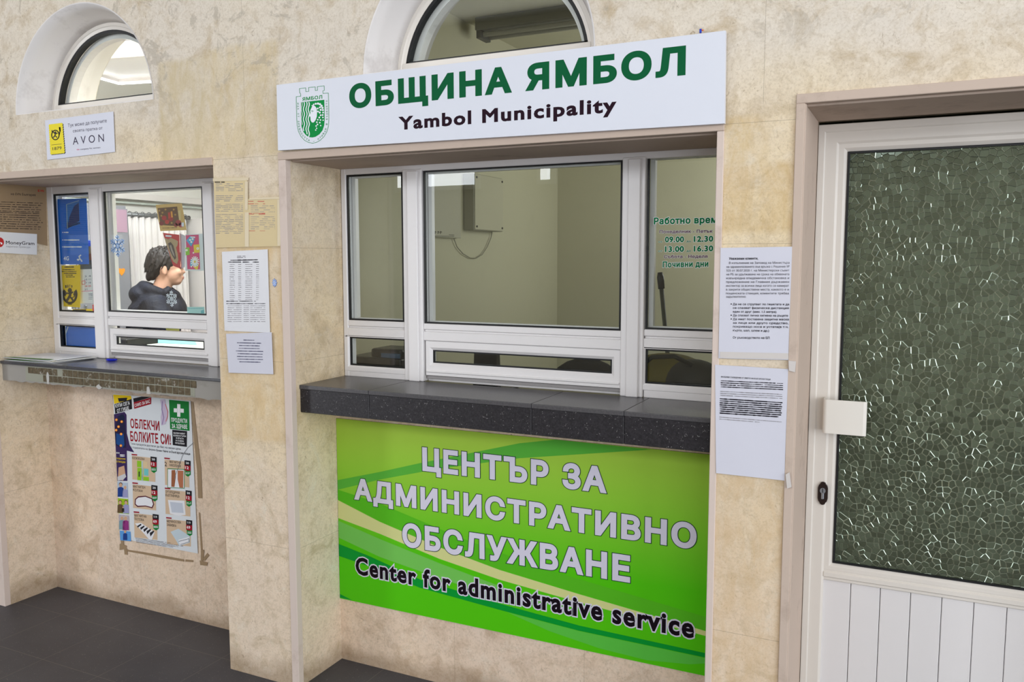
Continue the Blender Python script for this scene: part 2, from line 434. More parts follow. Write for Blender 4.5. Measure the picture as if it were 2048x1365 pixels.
def glass(name, tint=(.965, .985, .975), k=1.0):
    n = N(name); t = n.t; t.nodes.remove(n.b)
    tr = n.new('ShaderNodeBsdfTransparent'); tr.inputs[0].default_value = tint+(1,)
    gl = n.new('ShaderNodeBsdfGlossy'); gl.inputs['Roughness'].default_value = 0; gl.inputs[0].default_value = (1, 1, 1, 1)
    fr = n.new('ShaderNodeFresnel'); ge = n.new('ShaderNodeNewGeometry')
    n.ln(n.math('MULTIPLY_ADD', ge.outputs['Backfacing'], 1/1.52-1.52, 1.52), fr.inputs[0])   # same reflectance from either face
    mx = n.new('ShaderNodeMixShader'); n.ln(n.math('MINIMUM', n.math('MULTIPLY', fr.outputs[0], k), 1.0), mx.inputs[0]); n.ln(tr.outputs[0], mx.inputs[1]); n.ln(gl.outputs[0], mx.inputs[2])
    n.ln(mx.outputs[0], n.out.inputs[0]); return n.m
M_GLASS = glass('window_glass')
def pattern_glass():
    n = N('cathedral_patterned_glass'); t = n.t; o = n.sep()
    cb = n.new('ShaderNodeCombineXYZ'); n.ln(o[0], cb.inputs[0]); n.ln(o[2], cb.inputs[1])
    def vor(feat):
        v = n.new('ShaderNodeTexVoronoi'); v.voronoi_dimensions = '2D'; v.feature = feat; v.distance = 'EUCLIDEAN'
        n.ln(cb.outputs[0], v.inputs['Vector']); v.inputs['Scale'].default_value = 62; v.inputs['Randomness'].default_value = .85; return v
    ve, vc = vor('DISTANCE_TO_EDGE'), vor('F1')
    edge = n.ramp(ve.outputs['Distance'], 0, .09)
    bp = n.new('ShaderNodeBump'); bp.inputs['Strength'].default_value = 1.0; bp.inputs['Distance'].default_value = .0011; sr = n.new('ShaderNodeSeparateColor'); n.ln(vc.outputs['Color'], sr.inputs[0]); n.ln(n.math('MULTIPLY', edge, n.math('MULTIPLY_ADD', sr.outputs[1], 2.2, .6)), bp.inputs['Height'])
    va = n.new('ShaderNodeVectorMath'); va.operation = 'SUBTRACT'; n.ln(vc.outputs['Color'], va.inputs[0]); va.inputs[1].default_value = (.5, .5, .5)
    vm = n.new('ShaderNodeVectorMath'); vm.operation = 'MULTIPLY'; n.ln(va.outputs[0], vm.inputs[0]); vm.inputs[1].default_value = (.045, 0, .045)
    ad = n.new('ShaderNodeVectorMath'); n.ln(bp.outputs[0], ad.inputs[0]); n.ln(vm.outputs[0], ad.inputs[1])
    nm = n.new('ShaderNodeVectorMath'); nm.operation = 'NORMALIZE'; n.ln(ad.outputs[0], nm.inputs[0])
    tr = n.new('ShaderNodeBsdfTransparent'); tr.inputs[0].default_value = (.42, .47, .36, 1)
    df = n.new('ShaderNodeBsdfDiffuse'); sc_ = n.new('ShaderNodeSeparateColor'); n.ln(vc.outputs['Color'], sc_.inputs[0]); n.ln(n.mix(n.ramp(sc_.outputs[2], .3, 1.0), lin((88, 94, 74)), lin((112, 122, 100))), df.inputs[0])
    gl = n.new('ShaderNodeBsdfGlossy'); n.ln(n.ramp(ve.outputs['Distance'], .03, .11, .24, .09), gl.inputs['Roughness']); gl.inputs[0].default_value = (.84, 1, .86, 1)
    n.ln(nm.outputs[0], gl.inputs['Normal'])
    m1 = n.new('ShaderNodeMixShader'); m1.inputs[0].default_value = .55; n.ln(tr.outputs[0], m1.inputs[1]); n.ln(df.outputs[0], m1.inputs[2])
    m2 = n.new('ShaderNodeMixShader'); n.ln(n.ramp(ve.outputs['Distance'], .03, .12, .55, .09), m2.inputs[0]); n.ln(m1.outputs[0], m2.inputs[1]); n.ln(gl.outputs[0], m2.inputs[2])
    n.ln(m2.outputs[0], n.out.inputs[0]); return n.m
M_PGLASS = pattern_glass()
# ================================================================ the room shell
XL, XR, XR2 = -8.6, 5.0, 2.6
BAYS = [(-3.618, -2.286, 0.0, 1.887), (-1.955, -.475, 0.0, 1.890), (-.273, .70, 0.0, 1.945)]
ARCH = [(-2.961, 2.14, .392), (-1.232, 2.14, .392)]
WT = .36                              # wall thickness
def front_wall():
    loops = [[(XL, 0), (XL, 4.2), (XR, 4.2), (XR, 0)]]
    base = [(XL, 0)]
    pts = [(XL, 0), (XL, 4.2), (XR, 4.2), (XR, 0)]
    for x0, x1, z0, z1 in reversed(BAYS): pts += [(x1, 0), (x1, z1), (x0, z1), (x0, 0)]
    loops = [pts]
    for cx, cz, r in ARCH: loops.append([(cx+r*math.cos(math.pi*i/40), cz+r*math.sin(math.pi*i/40)) for i in range(41)])
    tris = geo.tessellate_polygon([[Vector((x, z, 0)) for x, z in l] for l in loops])
    flatp = [p for l in loops for p in l]; n = len(flatp); mb = MB()
    fs = [tuple(t) for t in tris]+[tuple(i+n for i in reversed(t)) for t in tris]
    o = 0
    for l in loops:
        k = len(l); fs += [(o+i, o+(i+1) % k, n+o+(i+1) % k, n+o+i) for i in range(k)]; o += k
    mb.add([(x, 0, z) for x, z in flatp]+[(x, WT, z) for x, z in flatp], fs)
    return struct(mb.build('wall_front', M_FRONT))
front_wall()
struct(MB().box(-3.618, -2.286, .25, WT, 0, 1.03).build('wall_front_below_first_counter', M_BACK))
struct(MB().box(-1.955, -.475, .25, WT, 0, 1.03).build('wall_front_below_second_counter', M_BACK))
struct(MB().box(XL, XR, HY-.2, 5.0, -.12, 0).build('floor', M_FLOOR))
struct(MB().box(XL, XR, HY-.2, 0, 4.2, 4.3).build('ceiling', M_CEIL))
struct(MB().box(XL-.1, XL, HY-.2, 5.0, 0, 4.3).build('wall_left', plaster('hall_wall_darkened', (92, 80, 68))))  # unseen wall, coloured dark to weaken its reflection in the office panes
mb = MB(); y0, y1, z0, z1 = SIDE_WINDOW
for q in ((HY-.2, y0, 0, 4.3), (y1, 5.0, 0, 4.3), (y0, y1, 0, z0), (y0, y1, z1, 4.3)): mb.box(XR, XR+.1, *q)
struct(mb.build('wall_right', M_HALL))
mb = MB()
for k in range(5): y = y0+(y1-y0)*k/4; mb.box(XR-.02, XR+.04, y-.04, y+.04, z0, z1)
for z in (z0, 2.3, z1): mb.box(XR-.02, XR+.04, y0, y1, z-.04, z+.04)
struct(mb.build('window_20', mat('hall_frame_white', (226, 223, 223), .4)))
mb = MB()
for q in ((1.62, 1.66, 1.46, 2.44), (2.74, 2.78, 1.46, 2.44), (1.62, 2.78, 1.46, 1.50), (1.62, 2.78, 2.40, 2.44), (2.18, 2.22, 1.46, 2.44)): mb.box(-.418, -.402, *q)
struct(mb.build('window_21', mat('hall_frame_white', (226, 223, 223), .4)))  # made-up window frame on the partition, added around the office fill light
def wall_holes(name, x0, x1, z0, z1, y0, y1, holes, m):
    xs = sorted({x0, x1, *[h[0] for h in holes], *[h[1] for h in holes]}); zs = sorted({z0, z1, *[h[2] for h in holes], *[h[3] for h in holes]})
    mb = MB()
    for a, b in zip(xs, xs[1:]):
        for c, d in zip(zs, zs[1:]):
            if not any(h[0] <= (a+b)/2 <= h[1] and h[2] <= (c+d)/2 <= h[3] for h in holes): mb.box(a, b, y0, y1, c, d)
    return struct(mb.build(name, m))
wall_holes('wall_back', XL, XR, 0, 4.2, HY-.12, HY, HALL_WINDOWS, M_HALL)
# offices behind the counter wall
OX0, OXP, OX1 = -5.0, -2.2, -.40
struct(MB().box(OXP-.06, OXP, WT, 4.0, 0, 2.95).build('wall_partition_offices', M_OFFICE))
struct(MB().box(OX1, OX1+.06, WT, 4.0, 0, 2.95).build('wall_partition_doorway', M_OFFICE))
struct(MB().box(OXP-.0, OX1, 3.0, 3.08, 0, 2.95).build('wall_office_back', M_OFFICE))
struct(MB().box(OX0-.06, OX0, WT, 4.0, 0, 2.95).build('wall_office_left', M_OFFW))
struct(MB().box(OX0, OXP-.06, 3.4, 3.46, 0, 2.95).build('wall_office_far', M_OFFW))
struct(MB().box(OX0-.06, OXP-.06, WT, 4.0, 2.8, 2.9).build('ceiling_office_white', M_CEIL))
struct(MB().box(OXP-.06, 1.6, WT, 4.0, 2.8, 2.9).build('ceiling_office_olive', M_OFFICE))
struct(MB().box(OX0, OXP-.06, WT, 3.4, 0, .27).build('floor_office_platform', mat('lino', (120, 104, 88))))
struct(MB().box(1.5, 1.56, WT, 4.0, 0, 2.95).build('wall_corridor_side', M_OFFICE))
struct(MB().box(OX1+.06, 1.5, 2.6, 2.66, 0, 2.95).build('wall_corridor_end', M_OFFICE))
# white plaster lining of the two arched niches
for i, (cx, cz, r) in enumerate(ARCH):
    def arc(rad, y, n=40): return [(cx+rad*math.cos(math.pi*k/n), y, cz+rad*math.sin(math.pi*k/n)) for k in range(n+1)]
    mb = MB(); mb.loft([arc(r+.003+.010*0, -.0012), arc(r-.002, -.0012), arc(r-.012, .05), arc(r-.030, .105), arc(.352, .132), arc(r+.003, .14)], cap=False, closed=False)
    struct(mb.build('trim_%d' % (i+1), M_NICHE))
    struct(MB().loft([arc(.364, .171), arc(r-.004, .20), arc(r-.004, .355)], cap=False, closed=False).build('trim_%d' % (i+30), M_NICHE))
    struct(MB().box(cx-r, cx+r, .002, .14, cz-.001, cz+.004).build('trim_%d' % (i+3), M_NICHE))
# edge strips round the bays
def strip(i, pieces, m=M_TRIM):
    mb = MB()
    for p in pieces: mb.bbox(*p, r=.0015, seg=1)
    struct(mb.build('trim_%d' % i, m))
strip(5, [(-1.984, -1.952, -.005, .022, 0, 1.888)])                     # left edge of the main bay
strip(6, [(-1.984, -.473, -.006, .03, 1.888, 1.914)], M_LINTEL)
strip(7, [(-.492, -.473, -.004, .02, 0, 1.888)])
strip(8, [(-3.66, -2.287, -.006, .03, 1.886, 1.914)], M_LINTEL)
strip(9, [(-3.66, -3.617, -.006, .022, 0, 1.886)])
strip(10, [(-.293, -.271, -.006, .02, 0, 1.943)], M_LINTEL)
strip(11, [(-.293, .72, -.006, .03, 1.943, 1.967)], M_LINTEL)
strip(12, [(-.2745, -.2685, .0, .29, 0, 1.943), (-.273, .70, .02, .29, 1.938, 1.946)], M_LINTEL)    # lining boards of the door reveal
strip(13, [(-3.617, -2.287, .03, .30, 1.880, 1.888)], M_LINTEL)
strip(14, [(-1.953, -.476, .03, .30, 1.884, 1.891)], M_LINTEL)
# clear-view frames of the hall windows behind the photographer
for i, (x0, x1, z0, z1) in enumerate(HALL_WINDOWS):
    mb = MB().ring((x0-.05, x1+.05, z0-.05, z1+.05), (x0, x1, z0, z1), HY, HY+.06)
    if x1-x0 > 2:
        for k in (1, 2): mb.box(x0+(x1-x0)*k/3-.03, x0+(x1-x0)*k/3+.03, HY+.08, HY+.12, z0, z1)
        mb.box(x0, x1, HY+.08, HY+.12, 2.1, 2.16)
    o = struct(mb.build('window_%d' % (i+5), M_PVC))
# ================================================================ windows and door
FY = .30
def pane(x0, x1, z0, z1, y, root, m=None): return MB().box(x0, x1, y, y+.004, z0, z1).build('pane', m or M_GLASS, root)
def gasket(r, y, root, w=.005):
    return MB().ring(r, (r[0]+w, r[1]-w, r[2]+w, r[3]-w), y, y+.009).build('gasket', M_GASKET, root)
def service_window(name, label, ox, oz, cols, mulls, low, sash, sg, loc):
    root = thing(name, label, 'window', loc); struct(root)
    x0, x1 = ox; z0, z1 = oz
    mb = MB()
    bb = lambda *a: mb.bbox(*a, r=.0025, seg=1)
    # jambs, head, mullions, transoms
    edges = [x0]+[v for m_ in mulls for v in m_]+[x1]
    bb(x0, cols[0][0]-.002, FY, FY+.05, z0, z1); bb(cols[-1][1]+.002, x1, FY, FY+.05, z0, z1)
    bb(x0, x1, FY+.001, FY+.05, cols[0][3]+.001, z1)
    for a, b in mulls:
        bb(a, b, FY-.004, FY+.05, z0+.001, z1-.016)
        bb(a+(b-a)*.28, b-(b-a)*.18, FY-.012, FY, z0+.001, z1-.022)
    for c in cols:
        zt = c[2]
        bb(c[0]-.004, c[1]+.004, FY+.001, FY+.05, zt-.022, zt)                 # upper bead
        bb(c[0]-.002, c[1]+.002, FY+.006, FY+.05, zt-.030, zt-.021)
        bb(c[0]-.004, c[1]+.004, FY-.001, FY+.05, zt-.062, zt-.029)
    for l in low:
        bb(l[0]-.004, l[1]+.004, FY+.001, FY+.05, z0, l[2])
        mb.ring((l[0]-.022, l[1]+.022, l[2]-.022, l[3]+.003), l, FY-.001, FY+.03, .006)
    bb(sash[0]-.004, sash[1]+.004, FY+.026, FY+.05, z0, sash[2]-.012)          # rail under the sliding sash
    mb.build('frame', M_PVC, root)
    s = MB().ring(sash, (sg[0], sg[1], sg[2], sg[3]), FY+.004, FY+.034, .010)
    s.bbox(sash[0]+.003, sash[1]-.003, FY-.001, FY+.01, sash[2]+.012, sash[2]+.020, r=.002, seg=1)
    so = s.build('sliding_sash', M_PVC, root)
    MB().box(sash[0], sash[1], FY+.012, FY+.034, sash[2]-.012, sash[2]-.002).build('sash_track', mat('grey_track', (150, 146, 146), .4), root)
    for c in cols:
        r = (c[0], c[1], c[2], c[3]); gasket(r, FY+.004, root, .006); pane(r[0]+.003, r[1]-.003, r[2]+.003, r[3]-.003, FY+.016, root)
        MB().ring((r[0], r[1], r[2], r[3]), (r[0]+.016, r[1]-.012, r[2]+.008, r[3]-.010), FY+.036, FY+.055).build('inner_bead', M_PVC, root)
    for l in low: gasket(l, FY+.006, root, .005); pane(l[0]+.003, l[1]-.003, l[2]+.003, l[3]-.003, FY+.018, root)
    gasket(sg, FY+.012, root, .005); pane(sg[0]+.003, sg[1]-.003, sg[2]+.003, sg[3]-.003, FY+.022, root)
    return root
W1 = service_window('window_1', 'white plastic service window with blue poster and snowflake stickers on its panes', (-3.617, -2.288), (1.106, 1.882),
    [(-3.575, -3.335, 1.311, 1.847), (-3.245, -2.655, 1.318, 1.851)], [(-3.332, -3.249), (-2.650, -2.575)],
    [(-3.577, -3.336, 1.147, 1.248)], (-3.244, -2.652, 1.136, 1.243), (-3.213, -2.683, 1.171, 1.209), (-2.95, FY, 1.106))
W2 = service_window('window_2', 'wide white plastic service window with opening hours lettered on its narrow pane', (-1.953, -.477), (1.106, 1.886),
    [(-1.929, -1.682, 1.321, 1.862), (-1.595, -.854, 1.319, 1.864), (-.772, -.500, 1.327, 1.872)], [(-1.678, -1.598), (-.852, -.776)],
    [(-1.929, -1.681, 1.149, 1.257), (-.770, -.500, 1.153, 1.264)], (-1.592, -.853, 1.130, 1.256), (-1.566, -.885, 1.176, 1.223), (-1.215, FY, 1.106))
def arch_window(name, label, cx, cz):
    root = thing(name, label, 'window', (cx, .14, cz)); struct(root)
    def arc(rad, y, n=40): return [(cx+rad*math.cos(math.pi*k/n), y, cz+rad*math.sin(math.pi*k/n)) for k in range(n+1)]
    mb = MB(); mb.loft([arc(.362, .17), arc(.362, .132), arc(.340, .130), arc(.337, .133), arc(.326, .136), arc(.326, .17)], cap=False, closed=False, smooth=False)
    mb.bbox(cx-.345, cx+.345, .129, .17, cz+.004, cz+.030, r=.002, seg=1); mb.bbox(cx-.332, cx+.332, .131, .17, cz+.029, cz+.055, r=.002, seg=1)
    mb.build('frame', M_CREAM, root)
    g = MB().loft([arc(.327, .137), arc(.315, .137), arc(.315, .16), arc(.327, .16)], cap=False, closed=False, smooth=False)
    g.box(cx-.32, cx+.32, .137, .16, cz+.055, cz+.060); g.build('gasket', M_GASKET, root)
    MB().prism(arc(.318, .150)[0:41], (0, .004, 0)).build('pane', M_GLASS, root)
    b = MB().loft([arc(.318, .165), arc(.298, .165), arc(.298, .20), arc(.318, .20)], cap=False, closed=False, smooth=False); b.build('inner_bead', M_PVC, root)
    return root
arch_window('window_3', 'half round fanlight with bright office ceiling behind, above the small card sign', *ARCH[0][:2])
arch_window('window_4', 'half round fanlight with dark office behind, partly covered by the long white sign', *ARCH[1][:2])
# door
DY = .30
D = thing('door_1', 'white plastic door with patterned glass and a flat pull handle', 'door', (.21, DY, 0)); struct(D)
DX0, DX1, DZ1 = -.268, .695, 1.930
MB().ring((DX0, DX1, -.05, DZ1), (DX0+.020, DX1-.02, .0, DZ1-.022), DY-.008, DY+.06, .003).build('frame', M_CREAM, D)
gl_ = (-.1885, .60, .650, 1.853)
mb = MB().ring((DX0+.012, DX1-.012, .01, DZ1-.016), (-.212, .625, .10, 1.874), DY-.002, DY+.05, .006)
mb.ring((-.214, .627, .628, 1.876), gl_, DY+.003, DY+.045, .010)
mb.bbox(-.214, .627, DY+.004, DY+.045, .596, .632, r=.002, seg=1); mb.bbox(-.214, .627, DY-.001, DY+.045, .606, .624, r=.003, seg=1)
mb.build('sash', M_CREAM, D)
mb = MB(); px = -.216
while px < .62:
    mb.bbox(px+.0008, px+.0792, DY+.012, DY+.03, .06, .600, r=.0015, seg=1); px += .0800
mb.build('lower_panel', M_PVC, D)
gasket(gl_, DY+.006, D, .006)
pane(gl_[0]+.003, gl_[1]-.003, gl_[2]+.003, gl_[3]-.003, DY+.014, D, M_PGLASS)
hp = []
for k in range(9):
    a = math.pi/2*k/8; hp.append((-.226+.012-.012*math.cos(a), .262-.010*math.sin(a)+0))
prof = [(-.226, DY), (-.226, .262)]+hp[1:]+[(-.118, .252), (-.110, .254), (-.109, .258), (-.118, .257), (-.214, .258), (-.220, .264), (-.220, DY)]
MB().prism([(x, y, 1.050) for x, y in prof], (0, 0, .098)).build('pull_handle', mat('handle_plastic', (232, 228, 220), .35), D)
esc = [(-.2215+.0115*sx_, z_) for sx_, z_ in [(-1, .838), (-.85, .828), (-.55, .822), (-.5, .818), (-.2, .814), (.2, .814), (.5, .818), (.55, .822), (.85, .828), (1, .838), (1, .878), (.85, .888), (.55, .894), (.5, .898), (.2, .902), (-.2, .902), (-.5, .898), (-.55, .894), (-.85, .888), (-1, .878)]]
e = MB().prism([(-.2215+(x+.2215)*1.2, DY-.008, .861+(z-.858)*.78) for x, z in esc], (0, .008, 0)).build('lock_plate', mat('dark_bronze', (40, 26, 22), .35, .5, .3), D)
mb = MB().prism([(-.2215+.0080*math.cos(a), DY-.012, .870+.0085*math.sin(a)) for a in (2*math.pi*k/20 for k in range(20))], (0, .006, 0))
mb.bbox(-.2255, -.2175, DY-.012, DY-.006, .844, .864, r=.002); mb.build('lock_cylinder', mat('steel', (190, 196, 204), .25, .5, .9), e)
MB().box(-.2225, -.2205, DY-.0128, DY-.0118, .865, .877).build('keyway', M_GASKET, e)
# ================================================================ counters
CY = .043
def main_counter():
    t = thing('service_counter', 'dark speckled stone counter above the green banner', 'counter', (-1.215, .17, 1.008))
    xs = [-1.954]+[PY(u, v, CY).x for u, v in ((738, 805), (1063, 826), (1248, 850))]+[-.476]
    for a, b in zip(xs, xs[1:]):
        MB().bbox(a+.0006, b-.0006, CY-.004, FY+.002, 1.092, 1.107, r=.002, seg=2).build('top_tile', M_SLAB, t)
    for a, b in zip(xs, xs[1:]):
        MB().bbox(a+.0006, b-.0006, CY, CY+.020, 1.008, 1.0925, r=.0015, seg=1).build('front_tile', M_GRAN, t)
    MB().box(-1.954, -.476, CY+.02, .2495, 1.012, 1.092).build('core', mat('mortar', (120, 116, 110), .9), t)
main_counter()
def old_counter():
    t = thing('service_counter', 'worn counter with dark slab top and exposed brown mosaic along its front', 'counter', (-2.95, .17, 1.02))
    M_CON = plaster('worn_grey_concrete', (150, 146, 140), (96, 92, 84), .7)
    n = N('exposed_brown_mosaic', .6, .3); o = n.sep()
    c = n.mix(n.ramp(n.noise(60, 4, .7), .4, .65), lin((78, 66, 46)), lin((104, 92, 70)))
    sp = n.ramp(n.noise(28, 5, .75), .58, .66); c = n.mix(sp, c, lin((168, 164, 154)))
    n.col(c); n.bump(n.noise(90, 4), .3, .003); M_MOS = n.m
    xs = [-3.617, -3.18, -2.287]
    for a, b in zip(xs, xs[1:]):
        MB().bbox(a+.0006, b-.0006, CY-.006, FY+.002, 1.094, 1.107, r=.002).build('top_tile', M_SLAB2, t)
    rnd = random.Random(3)
    # ragged lower edge of the rendered front
    low = []; k = 60
    for i in range(k+1):
        x = -3.617+(1.33)*i/k; z = 1.020+rnd.uniform(-.003, .004)+(.016 if i in (24, 25) else 0)+(.010 if 26 <= i <= 27 else 0)
        low.append((x, CY+.004, z))
    MB().prism([(-2.287, CY+.004, 1.0935), (-3.617, CY+.004, 1.0935)]+low, (0, .20, 0)).build('front_render', M_CON, t)
    tiles = MB()
    nx = 31; x0, x1 = -3.44, -2.47
    pitch = .0318
    i = 0; x = x0
    while x < x1:
        for j, (za, zb) in enumerate(((1.030, 1.058), (1.0605, 1.0885))):
            if (i in (0, 1, nx-1) and rnd.random() < .5) or rnd.random() < .05: continue
            if i in (24, 25, 26) and j == 0 and rnd.random() < .0: continue
            d = rnd.uniform(0, .0015)
            tiles.bbox(x+rnd.uniform(0, .0008), x+pitch-.0026, CY+.0005+d, CY+.008, za+rnd.uniform(0, .001), zb-rnd.uniform(0, .001), r=.0012, seg=1)
        x += pitch; i += 1
    tiles.build('mosaic_tiles', M_MOS, t)
    g = MB().box(x0-.02, x1+.004, CY+.003, CY+.008, 1.027, 1.0905); g.build('grout', plaster('pale_grout', (150, 150, 136), (100, 94, 80), .6), t)
    pl = MB()                                                          # smeared plaster patches over the mosaic
    for (u, v, w, h) in ((96, 757, 5, 20), (297, 788, 6, 20), (198, 775, 9, 7), (330, 797, 16, 5), (165, 779, 4, 3)):
        q = PY(u, v, CY); w *= .0016; h *= .0016
        ring = [(q.x+w*math.cos(a)*rnd.uniform(.6, 1.2), CY-.0012, q.z+h*math.sin(a)*rnd.uniform(.7, 1.15)) for a in (2*math.pi*i/11 for i in range(11))]
        pl.prism([(p[0], p[1], max(p[2], 1.021)) for p in ring], (0, .006, 0))
    pl.build('plaster_patch', plaster('plaster_smear', (186, 184, 180), (130, 124, 116)), t)
old_counter()
# ================================================================ long white sign
WHITE = mat('sign_white_vinyl', (214, 217, 227), .35, .25); GREEN = mat('sign_green', (0, 88, 50), .6, .12); MAROON = mat('sign_dark_maroon', (34, 10, 26), .6, .12)
EMB = mat('emblem_green', (6, 138, 64), .6, .12)
def main_sign():
    y = -.020; c = [PY(u, v, y) for u, v in ((553, 170), (1451, 61), (1449, 247), (556, 301))]
    t = thing('municipal_sign', 'long white sign with large green lettering above the wide service window', 'sign', (-1.22, y, 1.91))
    MB().prism(c, (0, .014, 0)).build('panel', WHITE, t)
    S = Sheet('y', y, t)
    S.text('lettering', GREEN, 1, 'ОБЩИНА ЯМБОЛ', 699, 218, 1371, 150.3, 49, bold=.050, track=.015)
    S.text('lettering', MAROON, 1, 'Yambol Municipality', 797, 260.5, 1233, 224.0, 28.0, bold=.036, track=.02)
    z = lambda a, b: (540+a/4.452, 60+b/4.452)
    Z = Sheet('y', y, t, map=z)
    out = [(234, 595), (274, 590), (272, 566), (265, 562), (262, 523), (318, 516), (320, 550), (346, 547), (344, 513), (403, 507), (404, 540), (424, 537), (422, 505), (482, 498), (484, 538), (471, 543), (473, 566), (520, 562),
           (524, 700), (525, 800), (520, 860), (505, 910), (480, 952), (445, 985), (410, 1003), (380, 1009), (345, 1003), (310, 985), (277, 950), (254, 905), (242, 850), (239, 800), (236, 700), (234, 595)]
    Z.line('emblem', EMB, 1, out, 4)
    Z.text('emblem', EMB, 1, 'ЯМБОЛ', 288, 633, 466, 612, 32, bold=.03)
    field = [(277, 644), (484, 622), (486, 720), (487, 800), (483, 850), (468, 895), (440, 930), (405, 952), (378, 958), (345, 955), (318, 935), (295, 905), (281, 860), (277, 800)]
    Z.poly('emblem', EMB, 1, field)
    WH = mat('emblem_white', (216, 219, 228), .3)
    for x0, yb, w in ((303, 905, 8), (326, 935, 8), (346, 958, 9), (284, 850, 4)):
        pts = [(x0+5*math.sin((yy-640)/14), yy) for yy in range(642, yb, 7)]
        Z.poly('emblem', WH, 2, [(a-w/2, b) for a, b in pts]+[(a+w/2, b) for a, b in reversed(pts)])
    face = [(384, 668), (372, 690), (362, 712), (358, 728), (362, 738), (352, 764), (356, 772), (363, 776), (359, 786), (364, 792), (361, 800), (366, 812), (372, 822), (386, 826), (398, 815), (408, 800), (418, 770), (420, 730), (416, 700), (405, 682)]
    Z.poly('emblem', WH, 2, face)
    for a, b, r in ((390, 664, 7), (408, 658, 9), (428, 656, 10), (446, 662, 10), (460, 676, 10), (468, 694, 10), (472, 714, 9), (474, 736, 8), (470, 758, 8), (472, 780, 7), (474, 804, 6), (446, 690, 9), (452, 712, 9), (444, 736, 9), (452, 760, 8), (440, 780, 8), (450, 802, 7), (444, 826, 7), (452, 852, 6), (426, 700, 8), (428, 726, 8),
                    (426, 800, 7), (418, 822, 7), (424, 842, 7), (412, 856, 7), (416, 876, 6), (408, 892, 6), (376, 674, 5)):
        Z.disc('emblem', WH, 2, a, b, r, n=10)
    for a, b in ((400, 672), (420, 676), (438, 684), (450, 698), (440, 710), (458, 728), (436, 752), (462, 768), (432, 770), (420, 808), (414, 840), (418, 862), (446, 812)):
        Z.disc('emblem', EMB, 3, a, b, 3, n=8)
    Z.line('emblem', EMB, 3, [(368, 722), (380, 720), (388, 724)], 4); Z.disc('emblem', EMB, 3, 378, 728, 3.5, n=8)
    # motto running round the shield
    path = [(247, 650), (251, 760), (254, 850), (268, 905), (296, 950), (335, 982), (380, 994), (424, 982), (462, 950), (492, 905), (507, 850), (510, 760), (507, 618)]
    seg = [math.dist(a, b) for a, b in zip(path, path[1:])]; tot = sum(seg)
    def at_(d):
        for (a, b), L in zip(zip(path, path[1:]), seg):
            if d <= L: return (a[0]+(b[0]-a[0])*d/L, a[1]+(b[1]-a[1])*d/L), ((b[0]-a[0])/L, (b[1]-a[1])/L)
            d -= L
        return path[-1], ((path[-1][0]-path[-2][0])/L, (path[-1][1]-path[-2][1])/L)
    s_ = 'ИДА ОТ ДРЕВНОСТТА - ОТИВАМ В БЪДЕЩЕТО'
    mbm = Z.mb('emblem', EMB, 1)
    for i, ch in enumerate(s_):
        if ch == ' ': continue
        (px_, py_), (tx, ty) = at_(tot*(i+.3)/len(s_))
        a = Z.p(px_-tx*7, py_-ty*7); b = Z.p(px_+tx*7, py_+ty*7); ex = (b-a).normalized(); up = Vector((0, -1, 0)).cross(ex)
        if (Z.p(380, 780)-a).dot(up) < 0: up = -up
        text(mbm, ch, a-up*.002, b-up*.002, .0062, up=up, nrm=Vector((0, -.0005, 0)), bold=.012)
    S.done(); Z.done()
main_sign()
nut = MB(); q = PY(1401, 66, -.013)
nut.tube([q, q+Vector((0, 0, .010))], .003, 10)
nb = nut.build('wire_stub', mat('blue_plastic', (20, 60, 190), .4), None, loc=q); tag(nb, 'tiny blue wire end poking up behind the top edge of the long white sign', 'wire end')
tip = MB().tube([q+Vector((.003, 0, .007)), q+Vector((.008, 0, .006))], .0018, 8).build('stripped_tip', mat('orange_plastic', (226, 110, 40), .4), nb)
